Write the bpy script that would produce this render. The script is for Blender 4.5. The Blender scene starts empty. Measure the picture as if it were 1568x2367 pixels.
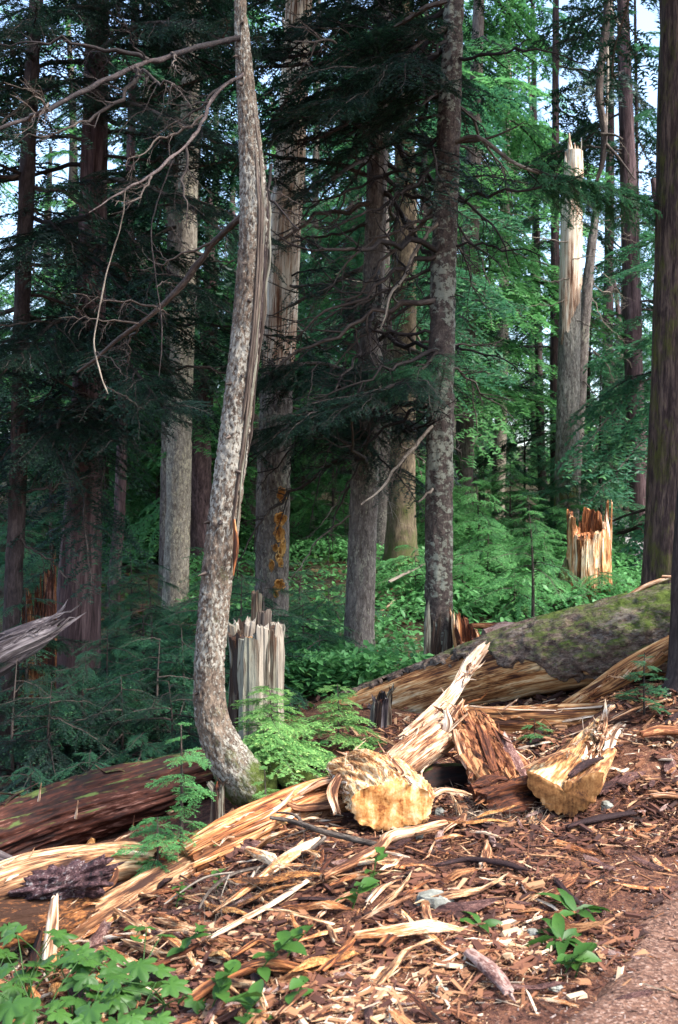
import bpy, math, random
import numpy as np
from mathutils import Vector, Matrix, Euler

SC = bpy.context.scene
COL = SC.collection
RNG = np.random.default_rng(7)
random.seed(7)
PI = math.pi
rad = math.radians

# ------------------------------------------------------------------ camera, sky, sun, exposure
F_PX, CX, CY, CAMZ = 2498.0, 784.0, 1183.5, 1.5
cam_d = bpy.data.cameras.new('camera')
cam_d.sensor_fit = 'VERTICAL'; cam_d.sensor_height = 36.0; cam_d.sensor_width = 24.0
cam_d.lens = 38.0
cam_d.clip_start = 0.05; cam_d.clip_end = 600
cam_d.dof.use_dof = True; cam_d.dof.focus_distance = 6.6; cam_d.dof.aperture_fstop = 5.0
cam = bpy.data.objects.new('camera', cam_d); COL.objects.link(cam)
cam.location = (0, 0, CAMZ); cam.rotation_euler = (PI / 2, 0, 0)
SC.camera = cam

SUN_AZ, SUN_EL = rad(118), rad(52)          # azimuth clockwise from +Y: behind and to the right
W = bpy.data.worlds.new('World'); SC.world = W; W.use_nodes = True
wn = W.node_tree.nodes; wl = W.node_tree.links
sky = wn.new('ShaderNodeTexSky'); sky.sky_type = 'NISHITA'; sky.sun_disc = False
sky.sun_elevation = SUN_EL; sky.sun_rotation = SUN_AZ
sky.air_density = 1.0; sky.dust_density = 2.0; sky.ozone_density = 1.0
wn['Background'].inputs['Strength'].default_value = 0.14
wl.new(sky.outputs[0], wn['Background'].inputs['Color'])
sun_d = bpy.data.lights.new('sun', 'SUN'); sun_d.energy = 2.4; sun_d.angle = rad(20); sun_d.color = (1.0, 0.97, 0.93)
sun = bpy.data.objects.new('sun', sun_d); COL.objects.link(sun)
sd = Vector((math.sin(SUN_AZ) * math.cos(SUN_EL), math.cos(SUN_AZ) * math.cos(SUN_EL), math.sin(SUN_EL)))
sun.rotation_euler = (-sd).to_track_quat('-Z', 'Y').to_euler(); sun.location = (6, -6, 20)
SC.view_settings.view_transform = 'Standard'; SC.view_settings.look = 'None'
SC.view_settings.exposure = 2.2; SC.view_settings.gamma = 1.0
SC.view_settings.use_curve_mapping = False
SC.cycles.max_bounces = 7; SC.cycles.diffuse_bounces = 4; SC.cycles.transmission_bounces = 4
SC.cycles.glossy_bounces = 2; SC.cycles.use_denoising = True
SC.render.film_transparent = False

# ------------------------------------------------------------------ numeric helpers
def P(px, py, Y):
    return np.array([(px - CX) / F_PX * Y, Y, CAMZ - (py - CY) / F_PX * Y])

def _h(i, j, k):
    n = (i.astype(np.int64) * 374761393 + j.astype(np.int64) * 668265263 + k.astype(np.int64) * 1442695041) & 0xffffffff
    n = ((n ^ (n >> 13)) * 1274126177) & 0xffffffff
    n = (n ^ (n >> 16)) & 0xffffffff
    return n / 4294967295.0

def noise(x, y, z):
    x, y, z = np.broadcast_arrays(np.asarray(x, float), np.asarray(y, float), np.asarray(z, float))
    i, j, k = np.floor(x), np.floor(y), np.floor(z)
    u, v, w = x - i, y - j, z - k
    u, v, w = u * u * (3 - 2 * u), v * v * (3 - 2 * v), w * w * (3 - 2 * w)
    r = 0
    for a in (0, 1):
        for b in (0, 1):
            for c in (0, 1):
                r = r + _h(i + a, j + b, k + c) * (u if a else 1 - u) * (v if b else 1 - v) * (w if c else 1 - w)
    return r * 2 - 1

def fbm(x, y, z, o=3):
    r, a = 0, 1.0
    for q in range(o):
        f = 2.03 ** q
        r = r + a * noise(x * f + q * 13.1, y * f + q * 7.7, z * f + q * 3.3); a *= 0.5
    return r

def sstep(a, b, x):
    t = np.clip((np.asarray(x, float) - a) / (b - a), 0, 1)
    return t * t * (3 - 2 * t)

YS = [-60, 0, 3, 8, 10, 12, 14, 19, 25, 40, 60, 100, 250]
ZS = [0, 0, 0, 0, 0.0, .28, .6, 1.15, 1.6, 2.6, 4.2, 7.5, 16]
def G(x, y):
    x = np.asarray(x, float); y = np.asarray(y, float)
    z = np.interp(y, YS, ZS)
    lx = np.maximum(0, -x - .25)
    z = z - 1.1 * (1 - np.exp(-lx * .32)) * (1 - .7 * sstep(9, 16, y)) * (.45 + .55 * sstep(1, 4, y))
    z = z + .24 * np.maximum(0, x - .7) * sstep(4.9, 6.6, y) * (1 - sstep(8, 11, y)) * np.exp(-np.maximum(0, x - 2.6) * .5)
    z = z + .16 * np.exp(-((x - 2.05) / .55) ** 2 - ((y - 6.35) / .6) ** 2) + .10 * np.exp(-((x - 1.55) / .3) ** 2 - ((y - 5.75) / .35) ** 2)
    near = 1 - sstep(9, 30, y)
    z = z + .05 * noise(x * 1.3, y * 1.3, 0.5) + .022 * noise(x * 4.1, y * 4.1, 2.5)
    z = z + (.3 * noise(x * .12, y * .12, 9.1)) * sstep(14, 30, y)
    return z

PATHX = lambda y: .60 + .59 * (np.asarray(y) - 3.16) + .09 * noise(np.asarray(y) * 2.2, 3.3, 1.2) + .04 * noise(np.asarray(y) * 7, 1.3, 1.2)

def hit(px, py, y0=2.0, y1=90.0):
    Y = np.linspace(y0, y1, 4000)
    x = (px - CX) / F_PX * Y; z = CAMZ - (py - CY) / F_PX * Y
    b = np.nonzero(z <= G(x, Y))[0]
    Yh = Y[b[0]] if len(b) else y1
    return np.array([(px - CX) / F_PX * Yh, Yh, float(G((px - CX) / F_PX * Yh, Yh))])

# ------------------------------------------------------------------ mesh building
class MB:
    def __init__(s): s.V, s.Q, s.T, s.tc, s.qm, s.tm, s.qc, s.tcol, s.n = [], [], [], [], [], [], [], [], 0
    def add(s, V, Q=None, T=None, tc=None, m=0, col=None, tm=None):
        V = np.asarray(V, float).reshape(-1, 3); off = s.n
        s.V.append(V); s.n += len(V)
        s.tc.append(V if tc is None else np.asarray(tc, float).reshape(-1, 3))
        if Q is not None and len(Q):
            Q = np.asarray(Q, int).reshape(-1, 4); s.Q.append(Q + off)
            s.qm.append(np.full(len(Q), m)); s.qc.append(np.zeros(len(Q)) if col is None else np.broadcast_to(col, (len(Q),)))
        if T is not None and len(T):
            T = np.asarray(T, int).reshape(-1, 3); s.T.append(T + off)
            s.tm.append(np.full(len(T), m if tm is None else tm)); s.tcol.append(np.zeros(len(T)) if col is None else np.broadcast_to(col, (len(T),)))
    def mesh(s, name, mats, base=(0, 0, 0), smooth=True):
        V = np.concatenate(s.V) - np.asarray(base, float); tc = np.concatenate(s.tc)
        Q = np.concatenate(s.Q) if s.Q else np.zeros((0, 4), int)
        T = np.concatenate(s.T) if s.T else np.zeros((0, 3), int)
        me = bpy.data.meshes.new(name)
        me.vertices.add(len(V)); me.vertices.foreach_set('co', V.ravel())
        me.loops.add(Q.size + T.size); me.loops.foreach_set('vertex_index', np.concatenate([Q.ravel(), T.ravel()]).astype(np.int32))
        nq, nt = len(Q), len(T)
        me.polygons.add(nq + nt)
        me.polygons.foreach_set('loop_start', np.concatenate([np.arange(nq) * 4, nq * 4 + np.arange(nt) * 3]).astype(np.int32))
        mi = np.concatenate(s.qm + s.tm).astype(np.int32)
        me.polygons.foreach_set('material_index', mi)
        me.update(calc_edges=True)
        me.polygons.foreach_set('use_smooth', np.full(nq + nt, smooth))
        a = me.attributes.new('tc', 'FLOAT_VECTOR', 'POINT'); a.data.foreach_set('vector', tc.ravel())
        c = me.attributes.new('col', 'FLOAT', 'FACE'); c.data.foreach_set('value', np.concatenate(s.qc + s.tcol).astype(np.float32))
        for m in (mats if isinstance(mats, (list, tuple)) else [mats]): me.materials.append(m)
        me.update()
        return me

def catmull(pts, n):
    pts = np.asarray(pts, float)
    if len(pts) < 3:
        t = np.linspace(0, 1, n)[:, None]; return pts[0] * (1 - t) + pts[-1] * t
    p = np.vstack([2 * pts[0] - pts[1], pts, 2 * pts[-1] - pts[-2]])
    k = len(pts) - 1; out = []
    for u in np.linspace(0, k, n):
        i = min(int(u), k - 1); t = u - i
        a, b, c, d = p[i], p[i + 1], p[i + 2], p[i + 3]
        out.append(.5 * (2 * b + (c - a) * t + (2 * a - 5 * b + 4 * c - d) * t * t + (3 * b - a - 3 * c + d) * t ** 3))
    return np.array(out)

def sweep(mb, pts, radii, seg=24, rings=40, s0=None, s1=None, prof=None, rough=None, cap=(True, True), dep=(0, 0), m=0, cm=None,
          up=None, keep=None, th=None, uni=True):
    pts = np.asarray(pts, float); radii = np.broadcast_to(np.asarray(radii, float), (len(pts),))
    D = catmull(np.hstack([pts, radii[:, None]]), 150)
    C, Rr = D[:, :3], np.maximum(D[:, 3], 1e-4)
    L = np.concatenate([[0], np.cumsum(np.linalg.norm(np.diff(C, axis=0), axis=1))]); Lt = L[-1]
    T = np.gradient(C, axis=0); T /= np.linalg.norm(T, axis=1)[:, None]
    mt = (C[-1] - C[0]) / (np.linalg.norm(C[-1] - C[0]) + 1e-9)
    if up is None: up = (0, -1, 0) if abs(mt[2]) > .7 else (0, 0, 1)
    up = np.asarray(up, float)
    N = up - T * (T @ up)[:, None]; N /= np.linalg.norm(N, axis=1)[:, None] + 1e-9
    B = np.cross(T, N)
    closed = th is None
    TH = np.arange(seg) * 2 * PI / seg if closed else np.linspace(th[0], th[1], seg)
    a0 = np.zeros(seg) if s0 is None else (s0(TH) if callable(s0) else np.full(seg, s0))
    a1 = np.full(seg, Lt) if s1 is None else (s1(TH) if callable(s1) else np.full(seg, s1))
    a0 = np.clip(a0, -.2 * Lt, Lt); 
    t = np.linspace(0, 1, rings)
    s = a0[None, :] + t[:, None] * (a1 - a0)[None, :]
    def I(A, q): return np.stack([np.interp(q, L, A[:, i]) for i in range(3)], -1)
    sc = np.clip(s, 0, Lt); ex = (s - sc)[..., None]
    c = I(C, sc) + I(T, sc) * ex; n = I(N, sc); b = I(B, sc); r = np.interp(sc, L, Rr)
    th2 = np.broadcast_to(TH[None, :], s.shape)
    co, si = np.cos(th2), np.sin(th2)
    R0 = Rr.mean()
    if prof is not None: r = r * prof(th2, sc / Lt)
    if rough is not None: r = r + rough(co, si, s, th2)
    V = c + r[..., None] * (co[..., None] * n + si[..., None] * b)
    tc = np.stack([r * co, r * si, s], -1)
    idx = np.arange(rings * seg).reshape(rings, seg)
    if closed:
        nx = np.roll(idx, -1, axis=1)
        Q = np.stack([idx[:-1], nx[:-1], nx[1:], idx[1:]], -1)
    else:
        Q = np.stack([idx[:-1, :-1], idx[:-1, 1:], idx[1:, 1:], idx[1:, :-1]], -1)
    Q = Q.reshape(-1, 4)
    if keep is not None:
        kf = keep(th2, sc / Lt)
        Q = Q[kf.ravel()[Q].mean(1) > .5]
    mb.add(V, Q, tc=tc, m=m)
    if closed and keep is None:
        for e, ring, dp in ((0, 0, dep[0]), (1, rings - 1, dep[1])):
            if not cap[e]: continue
            o = V[ring]; tt = T[0] if e == 0 else T[-1]; sg = 1 if e == 0 else -1
            cc = o.mean(0); rr = np.linalg.norm(o - cc, axis=1).mean()
            layers = [o]
            mid_s = s[ring].mean()
            for f in (.66, .33):
                q = cc + (o - cc) * f
                axial = ((o - cc) @ tt)[:, None] * tt
                q = q - axial * f + axial * f * f + tt * sg * dp * (1 - f) + tt * (RNG.normal(0, .03 * rr + .25 * abs(dp) * .5, seg))[:, None]
                layers.append(q)
            Vc = np.vstack(layers + [(cc + tt * sg * dp)[None]])
            loc = np.stack([(Vc - cc) @ N[0 if e == 0 else -1], (Vc - cc) @ B[0 if e == 0 else -1], np.zeros(len(Vc))], -1)
            ii = np.arange(seg); jj = (ii + 1) % seg
            Qc = np.vstack([np.stack([ii + k * seg, jj + k * seg, jj + (k + 1) * seg, ii + (k + 1) * seg], -1) for k in (0, 1)])
            if e == 0: Qc = Qc[:, ::-1]
            Tc = np.stack([ii + 2 * seg, jj + 2 * seg, np.full(seg, 3 * seg)], -1)
            mb.add(Vc, Qc, Tc, tc=loc, m=m if cm is None else cm)
    return V

def jag(seed, amp, freq=3.0, base=0.0, spike=2.0):
    def f(TH):
        a = .5 + .5 * noise(np.cos(TH) * freq + seed * 3.1, np.sin(TH) * freq + seed, seed * 1.7)
        b = .5 + .5 * noise(np.cos(TH) * freq * 3.3 + seed, np.sin(TH) * freq * 3.3, seed * 2.7)
        return base + amp * (a ** spike + .45 * b - .5)
    return f

def fibre(amp, k=14, along=1.2, seed=0.0, lump=0.0, lk=1.5):
    def f(c, s, z, t):
        n1 = noise(c * k + seed, s * k, z * along + seed)
        n2 = np.abs(noise(c * k * 1.7 + 5 + seed, s * k * 1.7, z * along * .8 + seed)) * 2.2 - .6
        n3 = noise(c * k * 3.7, s * k * 3.7 + seed, z * along * 2.6)
        r = amp * (.8 * n1 + .8 * np.clip(n2, -1, .5) + .5 * n3)
        if lump: r = r + lump * noise(c * lk + seed, s * lk, z * 2.2 + seed)
        return r
    return f

def plates(amp, seed=0.0, k=6, along=9):
    def f(c, s, z, t):
        a = fbm(c * k + seed, s * k + seed, z * along, 3)
        return amp * np.clip(a * 1.6, -1, .6)
    return f

# ------------------------------------------------------------------ objects
def thing(name, label, cat, loc=(0, 0, 0), group=None):
    o = bpy.data.objects.new(name, None); COL.objects.link(o); o.location = loc
    o.empty_display_size = .1
    o['label'] = label; o['category'] = cat
    if group: o['group'] = group
    return o
def part(name, me, parent, loc=(0, 0, 0), rot=None, scale=None, label=None, kind=None):
    o = bpy.data.objects.new(name, me); COL.objects.link(o); o.parent = parent; o.location = loc
    if rot is not None: o.rotation_euler = rot
    if scale is not None: o.scale = (scale,) * 3 if np.isscalar(scale) else scale
    if label: o['label'] = label
    if kind: o['kind'] = kind
    return o
def mono(name, me, label, cat, loc=(0, 0, 0), group=None, rot=None, scale=None):
    o = part(name, me, None, loc, rot, scale); o['label'] = label; o['category'] = cat
    if group: o['group'] = group
    return o
def setting(name, me, kind='structure'):
    o = part(name, me, None); o['kind'] = kind; return o

# ------------------------------------------------------------------ materials
class NT:
    def __init__(s, name):
        s.m = bpy.data.materials.new(name); s.m.use_nodes = True
        s.t = s.m.node_tree; s.n = s.t.nodes; s.l = s.t.links; s.p = s.n['Principled BSDF']; s.out = s.n['Material Output']
        s.p.inputs['Specular IOR Level'].default_value = .25
    def new(s, typ, **kw):
        n = s.n.new(typ)
        for k, v in kw.items(): setattr(n, k, v)
        return n
    def attr(s, a): return s.new('ShaderNodeAttribute', attribute_name=a)
    def map(s, src, sc, loc=(0, 0, 0)):
        n = s.new('ShaderNodeMapping'); n.inputs['Scale'].default_value = sc; n.inputs['Location'].default_value = loc
        s.l.new(src, n.inputs['Vector']); return n.outputs[0]
    def noise(s, vec, scale=1, detail=5, rough=.6, dist=0):
        n = s.new('ShaderNodeTexNoise'); n.inputs['Scale'].default_value = scale; n.inputs['Detail'].default_value = detail
        n.inputs['Roughness'].default_value = rough; n.inputs['Distortion'].default_value = dist
        s.l.new(vec, n.inputs['Vector']); return n.outputs[0]
    def ramp(s, fac, stops, interp='LINEAR'):
        n = s.new('ShaderNodeValToRGB'); e = n.color_ramp; e.interpolation = interp
        while len(e.elements) < len(stops): e.elements.new(.5)
        for el, (p, c) in zip(e.elements, stops):
            el.position = p; el.color = (*c, 1) if len(c) == 3 else c
        s.l.new(fac, n.inputs[0]); return n.outputs[0]
    def math(s, op, a, b=None, clamp=False):
        n = s.new('ShaderNodeMath', operation=op); n.use_clamp = clamp
        for i, v in enumerate((a, b)):
            if v is None: continue
            if isinstance(v, (int, float)): n.inputs[i].default_value = v
            else: s.l.new(v, n.inputs[i])
        return n.outputs[0]
    def mix(s, fac, a, b, mode='MIX'):
        n = s.new('ShaderNodeMix', data_type='RGBA', blend_type=mode)
        for k, v in ((0, fac), (6, a), (7, b)):
            if isinstance(v, (int, float)): n.inputs[k].default_value = v
            elif isinstance(v, tuple): n.inputs[k].default_value = (*v, 1)
            else: s.l.new(v, n.inputs[k])
        return n.outputs[2]
    def rng(s, v, a, b, c=0, d=1):
        n = s.new('ShaderNodeMapRange'); n.inputs[1].default_value = a; n.inputs[2].default_value = b; n.inputs[3].default_value = c; n.inputs[4].default_value = d
        n.clamp = True; s.l.new(v, n.inputs[0]); return n.outputs[0]
    def bump(s, h, st, dist=.01):
        n = s.new('ShaderNodeBump'); n.inputs['Strength'].default_value = st; n.inputs['Distance'].default_value = dist
        s.l.new(h, n.inputs['Height']); s.l.new(n.outputs[0], s.p.inputs['Normal'])
    def done(s, col, rough=.85):
        if isinstance(col, tuple): s.p.inputs['Base Color'].default_value = (*col, 1)
        else: s.l.new(col, s.p.inputs['Base Color'])
        if isinstance(rough, (int, float)): s.p.inputs['Roughness'].default_value = rough
        return s.m

def wood(name, stops, k=45, an=.06, bl=5.0, blw=.4, bump=.5, rough=.8, vary=.0, moss=None, stain=0.0):
    t = NT(name); a = t.attr('tc').outputs['Vector']
    oi = t.new('ShaderNodeObjectInfo').outputs['Random']
    st = t.noise(t.map(a, (k, k, k * an)), 1, 6, .65, .3)
    fine = t.noise(t.map(a, (k * 3.2, k * 3.2, k * an * 4.5)), 1, 3, .6)
    bt = t.noise(t.map(a, (bl, bl, bl * .35), (3, 1, 7)), 1, 4, .6)
    f = t.math('ADD', t.math('MULTIPLY', st, 1 - blw), t.math('MULTIPLY', bt, blw))
    f = t.math('ADD', f, t.math('MULTIPLY', t.math('SUBTRACT', fine, .5), .38))
    if vary: f = t.math('ADD', f, t.math('MULTIPLY', t.math('SUBTRACT', oi, .5), vary))
    f = t.rng(f, .365, .635)
    c = t.ramp(f, stops)
    if stain:
        sn = t.noise(t.map(a, (5, 5, 1.5), (7, 3, 2)), 1, 6, .7, .5); cr = t.noise(t.map(a, (13, 13, .8), (1, 6, 4)), 1, 4, .6)
        c = t.mix(t.math('MULTIPLY', t.rng(sn, .52, .62), stain), c, t.mix(fine, (.045, .014, .006), (.22, .085, .028)))
        c = t.mix(t.math('MULTIPLY', t.rng(t.math('ABSOLUTE', t.math('SUBTRACT', cr, .5)), .022, .0), .8), c, (.03, .011, .005))
    if moss:
        mc, thr, upw = moss
        nz = t.new('ShaderNodeSeparateXYZ'); g = t.new('ShaderNodeNewGeometry'); t.l.new(g.outputs['Normal'], nz.inputs[0])
        mn = t.noise(t.map(a, (9, 9, 5)), 1, 6, .7)
        mf = t.rng(t.math('ADD', mn, t.math('MULTIPLY', nz.outputs[2], upw)), thr, thr + .12)
        c = t.mix(mf, c, mc)
    t.bump(t.math('ADD', st, t.math('MULTIPLY', fine, .5)), bump, .012)
    return t.done(c, rough)

def bark(name, stops, k=26, an=.35, lich=None, lk=26, lan=.6, lth=.55, moss=None, bump=.8, moss_z=None, moss_up=0.0):
    t = NT(name); a = t.attr('tc').outputs['Vector']
    n1 = t.noise(t.map(a, (k, k, k * an)), 1, 6, .68, .4)
    n2 = t.noise(t.map(a, (k * 4, k * 4, k * 4 * an)), 1, 4, .6)
    f = t.math('ADD', t.math('MULTIPLY', n1, .7), t.math('MULTIPLY', n2, .3))
    c = t.ramp(t.rng(f, .36, .64), stops)
    if lich:
        ln = t.noise(t.map(a, (lk, lk, lk * lan), (5, 2, 9)), 1, 5, .7, .25)
        big = t.noise(t.map(a, (3, 3, 1.6), (1, 8, 2)), 1, 3, .5)
        lf = t.math('MULTIPLY', t.rng(t.math('ADD', ln, t.math('MULTIPLY', t.math('SUBTRACT', big, .5), .5)), lth, lth + .075), .92)
        lcol = t.mix(n2, tuple(x * .7 for x in lich), lich)
        c = t.mix(lf, c, lcol)
        hgt = t.math('ADD', f, t.math('MULTIPLY', lf, .25))
    else: hgt = f
    if moss:
        mc, thr = moss
        mn = t.noise(t.map(a, (7, 7, 4), (4, 4, 1)), 1, 6, .7)
        if moss_z:
            z = t.new('ShaderNodeSeparateXYZ'); t.l.new(a, z.inputs[0])
            zf = t.rng(z.outputs[2], moss_z[0], moss_z[1], .25, -.12)
            mn = t.math('ADD', mn, zf)
        if moss_up:
            ng = t.new('ShaderNodeNewGeometry'); nx_ = t.new('ShaderNodeSeparateXYZ'); t.l.new(ng.outputs['True Normal'], nx_.inputs[0]); mn = t.math('ADD', mn, t.math('MULTIPLY', nx_.outputs[2], moss_up))
        mf = t.rng(t.math('ADD', mn, t.math('MULTIPLY', t.math('SUBTRACT', n2, .5), .3)), thr, thr + .2)
        c = t.mix(mf, c, t.mix(n2, tuple(x * .5 for x in mc), mc))
    t.bump(hgt, bump, .02)
    return t.done(c, .9)

def needles(name, dark, light, tip, trans=.3):
    t = NT(name)
    oi = t.new('ShaderNodeObjectInfo').outputs['Random']
    cf = t.attr('col').outputs['Fac']
    base = t.mix(oi, dark, light)
    c = t.mix(t.rng(cf, .35, .85), base, tip)
    t.l.new(c, t.p.inputs['Base Color']); t.p.inputs['Roughness'].default_value = .55; t.p.inputs['Specular IOR Level'].default_value = .3
    tr = t.new('ShaderNodeBsdfTranslucent'); t.l.new(t.mix(.5, c, tuple(min(1, x * 1.4) for x in light)), tr.inputs[0])
    ms = t.new('ShaderNodeMixShader'); ms.inputs[0].default_value = trans
    t.l.new(t.p.outputs[0], ms.inputs[1]); t.l.new(tr.outputs[0], ms.inputs[2]); t.l.new(ms.outputs[0], t.out.inputs[0])
    return t.m

def leafmat(name, a, b, trans=.3):
    t = NT(name); oi = t.new('ShaderNodeObjectInfo').outputs['Random']
    tc = t.attr('tc').outputs['Vector']
    v = t.noise(t.map(tc, (60, 60, 60)), 1, 3, .5)
    cf = t.attr('col').outputs['Fac']
    f = t.math('ADD', t.math('MULTIPLY', oi, .5), t.math('MULTIPLY', cf, .5))
    c = t.mix(f, a, b); c = t.mix(t.math('MULTIPLY', v, .5), c, tuple(x * .55 for x in a))
    t.l.new(c, t.p.inputs['Base Color']); t.p.inputs['Roughness'].default_value = .5; t.p.inputs['Specular IOR Level'].default_value = .35
    tr = t.new('ShaderNodeBsdfTranslucent'); t.l.new(c, tr.inputs[0])
    ms = t.new('ShaderNodeMixShader'); ms.inputs[0].default_value = trans
    t.l.new(t.p.outputs[0], ms.inputs[1]); t.l.new(tr.outputs[0], ms.inputs[2]); t.l.new(ms.outputs[0], t.out.inputs[0])
    return t.m

MOSS = (.075, .095, .012)
CREAM = wood('pale_fresh_wood', [(0, (.06, .02, .009)), (.2, (.25, .105, .045)), (.42, (.46, .26, .145)), (.7, (.65, .46, .31)), (1, (.78, .65, .50))], k=38, an=.06, bl=6, blw=.5, vary=.16, bump=.9, stain=0.5)
ORANGE = wood('orange_split_wood', [(0, (.03, .009, .004)), (.25, (.18, .055, .017)), (.5, (.42, .155, .05)), (.75, (.60, .30, .13)), (1, (.74, .54, .35))], k=38, an=.06, bl=6, blw=.5, vary=.2, bump=.9, stain=0.7)
PALELOG = wood('pale_weathered_log_wood', [(0, (.03, .011, .006)), (.22, (.16, .07, .03)), (.45, (.38, .22, .11)), (.7, (.58, .42, .25)), (1, (.72, .6, .43))], k=22, an=.08, bl=3.5, blw=.5, bump=.9, stain=0.85)
PEELWOOD = wood('pale_peeled_wood', [(0, (.14, .055, .028)), (.22, (.40, .25, .16)), (.5, (.62, .52, .40)), (1, (.78, .72, .6))], k=34, an=.035, bl=2.5, blw=.35, stain=0.5)
KNOTTY = wood('swirled_knot_wood', [(0, (.05, .018, .007)), (.25, (.24, .09, .028)), (.5, (.44, .23, .09)), (.75, (.60, .41, .22)), (1, (.72, .58, .40))], k=24, an=.14, bl=7, blw=.45, bump=1.0, stain=0.6)
RUSTWOOD = wood('crumbly_rust_wood', [(0, (.03, .011, .004)), (.3, (.16, .058, .017)), (.6, (.34, .145, .04)), (1, (.55, .32, .12))], k=30, an=.35, bl=6, blw=.4, bump=1.0, vary=.2)
DARKTWIG2 = wood('brown_limb_wood', [(0, (.010, .007, .007)), (.5, (.04, .027, .025)), (1, (.12, .09, .08))], k=60, an=.4, vary=.2)
SPLITGREY = wood('grey_split_wood', [(0, (.025, .015, .011)), (.35, (.09, .066, .05)), (.7, (.18, .145, .11)), (1, (.30, .255, .20))], k=50, an=.03, bl=3, blw=.3, vary=.4)
REDROT = wood('red_rotten_wood', [(0, (.010, .0035, .002)), (.35, (.062, .017, .007)), (.7, (.155, .050, .017)), (1, (.36, .17, .07))], k=38, an=.12, vary=.2, bump=.8)
LOGWOOD = wood('barkless_log_wood', [(0, (.04, .013, .006)), (.22, (.20, .075, .024)), (.45, (.43, .205, .075)), (.7, (.60, .41, .21)), (1, (.74, .60, .40))], k=24, an=.07, bl=3.2, blw=.5, bump=.7, stain=0.6)
DARKLOG = wood('dark_red_log_wood', [(0, (.002, .0008, .0006)), (.4, (.018, .004, .002)), (.75, (.052, .013, .006)), (1, (.17, .085, .065))], k=24, an=.13, bl=3.2, blw=.5, moss=((.06, .085, .02), .98, .55))  # dark red rot, deepened further to paint in the shade over the log
GREYWOOD = wood('weathered_grey_wood', [(0, (.02, .011, .007)), (.25, (.055, .034, .022)), (.55, (.095, .083, .060)), (1, (.19, .182, .138))], k=42, an=.06, bl=7, blw=.5, vary=.35, bump=.9, stain=0.35)
GREYLOG = wood('silvery_dead_wood', [(0, (.012, .008, .009)), (.4, (.055, .041, .042)), (1, (.22, .185, .175))], k=40, an=.05)
SNAGWOOD = wood('bleached_snag_wood', [(0, (.07, .03, .016)), (.25, (.27, .16, .10)), (.5, (.46, .37, .27)), (1, (.66, .60, .49))], k=34, an=.035, bl=2.5, blw=.35)
BARKCHIP = wood('fallen_bark', [(0, (.016, .006, .006)), (.35, (.07, .029, .024)), (.7, (.145, .07, .055)), (1, (.30, .20, .165))], k=40, an=.3, vary=.35, bump=.8)
KNOT = wood('dark_knot_wood', [(0, (.006, .003, .004)), (.4, (.035, .014, .016)), (.75, (.09, .045, .045)), (1, (.22, .19, .18))], k=40, an=.8, bump=1.0)
DEADTWIG = wood('dead_twig_wood', [(0, (.03, .02, .015)), (.5, (.11, .085, .065)), (1, (.24, .20, .155))], k=60, an=.2, vary=.3)
DARKTWIG = wood('dark_twig_wood', [(0, (.012, .008, .007)), (.6, (.04, .028, .022)), (1, (.1, .075, .06))], k=60, an=.2, vary=.3)
def endgrain(name, stops):
    t = NT(name); a = t.attr('tc').outputs['Vector']
    s = t.new('ShaderNodeSeparateXYZ'); t.l.new(a, s.inputs[0])
    ang = t.math('ARCTAN2', s.outputs[1], s.outputs[0])
    r = t.math('SQRT', t.math('ADD', t.math('POWER', s.outputs[0], 2), t.math('POWER', s.outputs[1], 2)))
    wob = t.noise(t.map(a, (6, 6, 6), (2, 5, 1)), 1, 3, .5)
    ang = t.math('ADD', ang, t.math('MULTIPLY', wob, 1.6))
    n1 = t.noise(t.map(a, (26, 5, 1)), 1, 6, .65, .9)
    n2 = t.noise(t.map(a, (14, 14, 14)), 1, 5, .6, .6)
    n3 = t.noise(t.map(a, (90, 90, 90)), 1, 3, .6)
    f = t.math('ADD', t.math('MULTIPLY', n1, .36), t.math('ADD', t.math('MULTIPLY', n2, .46), t.math('MULTIPLY', n3, .18)))
    c = t.ramp(t.rng(f, .40, .60), stops)
    t.bump(f, .3, .012)
    return t.done(c, .85)
CUTBRIGHT = endgrain('fresh_cut_end_grain', [(0, (.18, .055, .014)), (.25, (.40, .16, .042)), (.6, (.58, .29, .10)), (1, (.70, .48, .25))])
CUTBROWN = endgrain('brown_cut_end_grain', [(0, (.05, .018, .006)), (.4, (.17, .07, .02)), (.75, (.27, .125, .04)), (1, (.4, .22, .09))])
BK_CURVE = bark('speckled_lichen_bark', [(0, (.022, .014, .010)), (.45, (.10, .070, .050)), (1, (.21, .16, .115))], k=30, an=.45, lich=(.34, .315, .26), lk=66, lan=.6, lth=.495, moss=((.075, .10, .016), .53), moss_z=(.15, .8))
BK_SCALY = bark('scaly_lichen_bark', [(0, (.013, .010, .009)), (.5, (.055, .040, .033)), (1, (.11, .085, .07))], k=20, an=.9, lich=(.24, .245, .19), lk=17, lan=1.25, lth=.52)
BK_GREY = bark('grey_brown_bark', [(0, (.035, .024, .018)), (.5, (.10, .082, .072)), (1, (.20, .17, .145))], k=26, an=.35, lich=(.28, .26, .2), lk=45, lan=.4, lth=.56)
BK_PALE = bark('pale_tan_bark', [(0, (.07, .05, .035)), (.5, (.17, .145, .115)), (1, (.31, .275, .215))], k=30, an=.5, lich=(.42, .37, .26), lk=40, lan=.5, lth=.54)
BK_MOSSY = bark('mossy_brown_bark', [(0, (.03, .02, .012)), (.5, (.10, .072, .045)), (1, (.19, .145, .09))], k=22, an=.3, moss=((.075, .082, .022), .56), moss_z=(.3, 2.0))
BK_SNAG = bark('weathered_snag_bark', [(0, (.03, .024, .02)), (.5, (.13, .115, .095)), (1, (.27, .25, .21))], k=26, an=.3, lich=(.3, .28, .23), lk=36, lan=.4, lth=.55, moss=((.12, .13, .03), .57), moss_z=(.3, 3.0))
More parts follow.
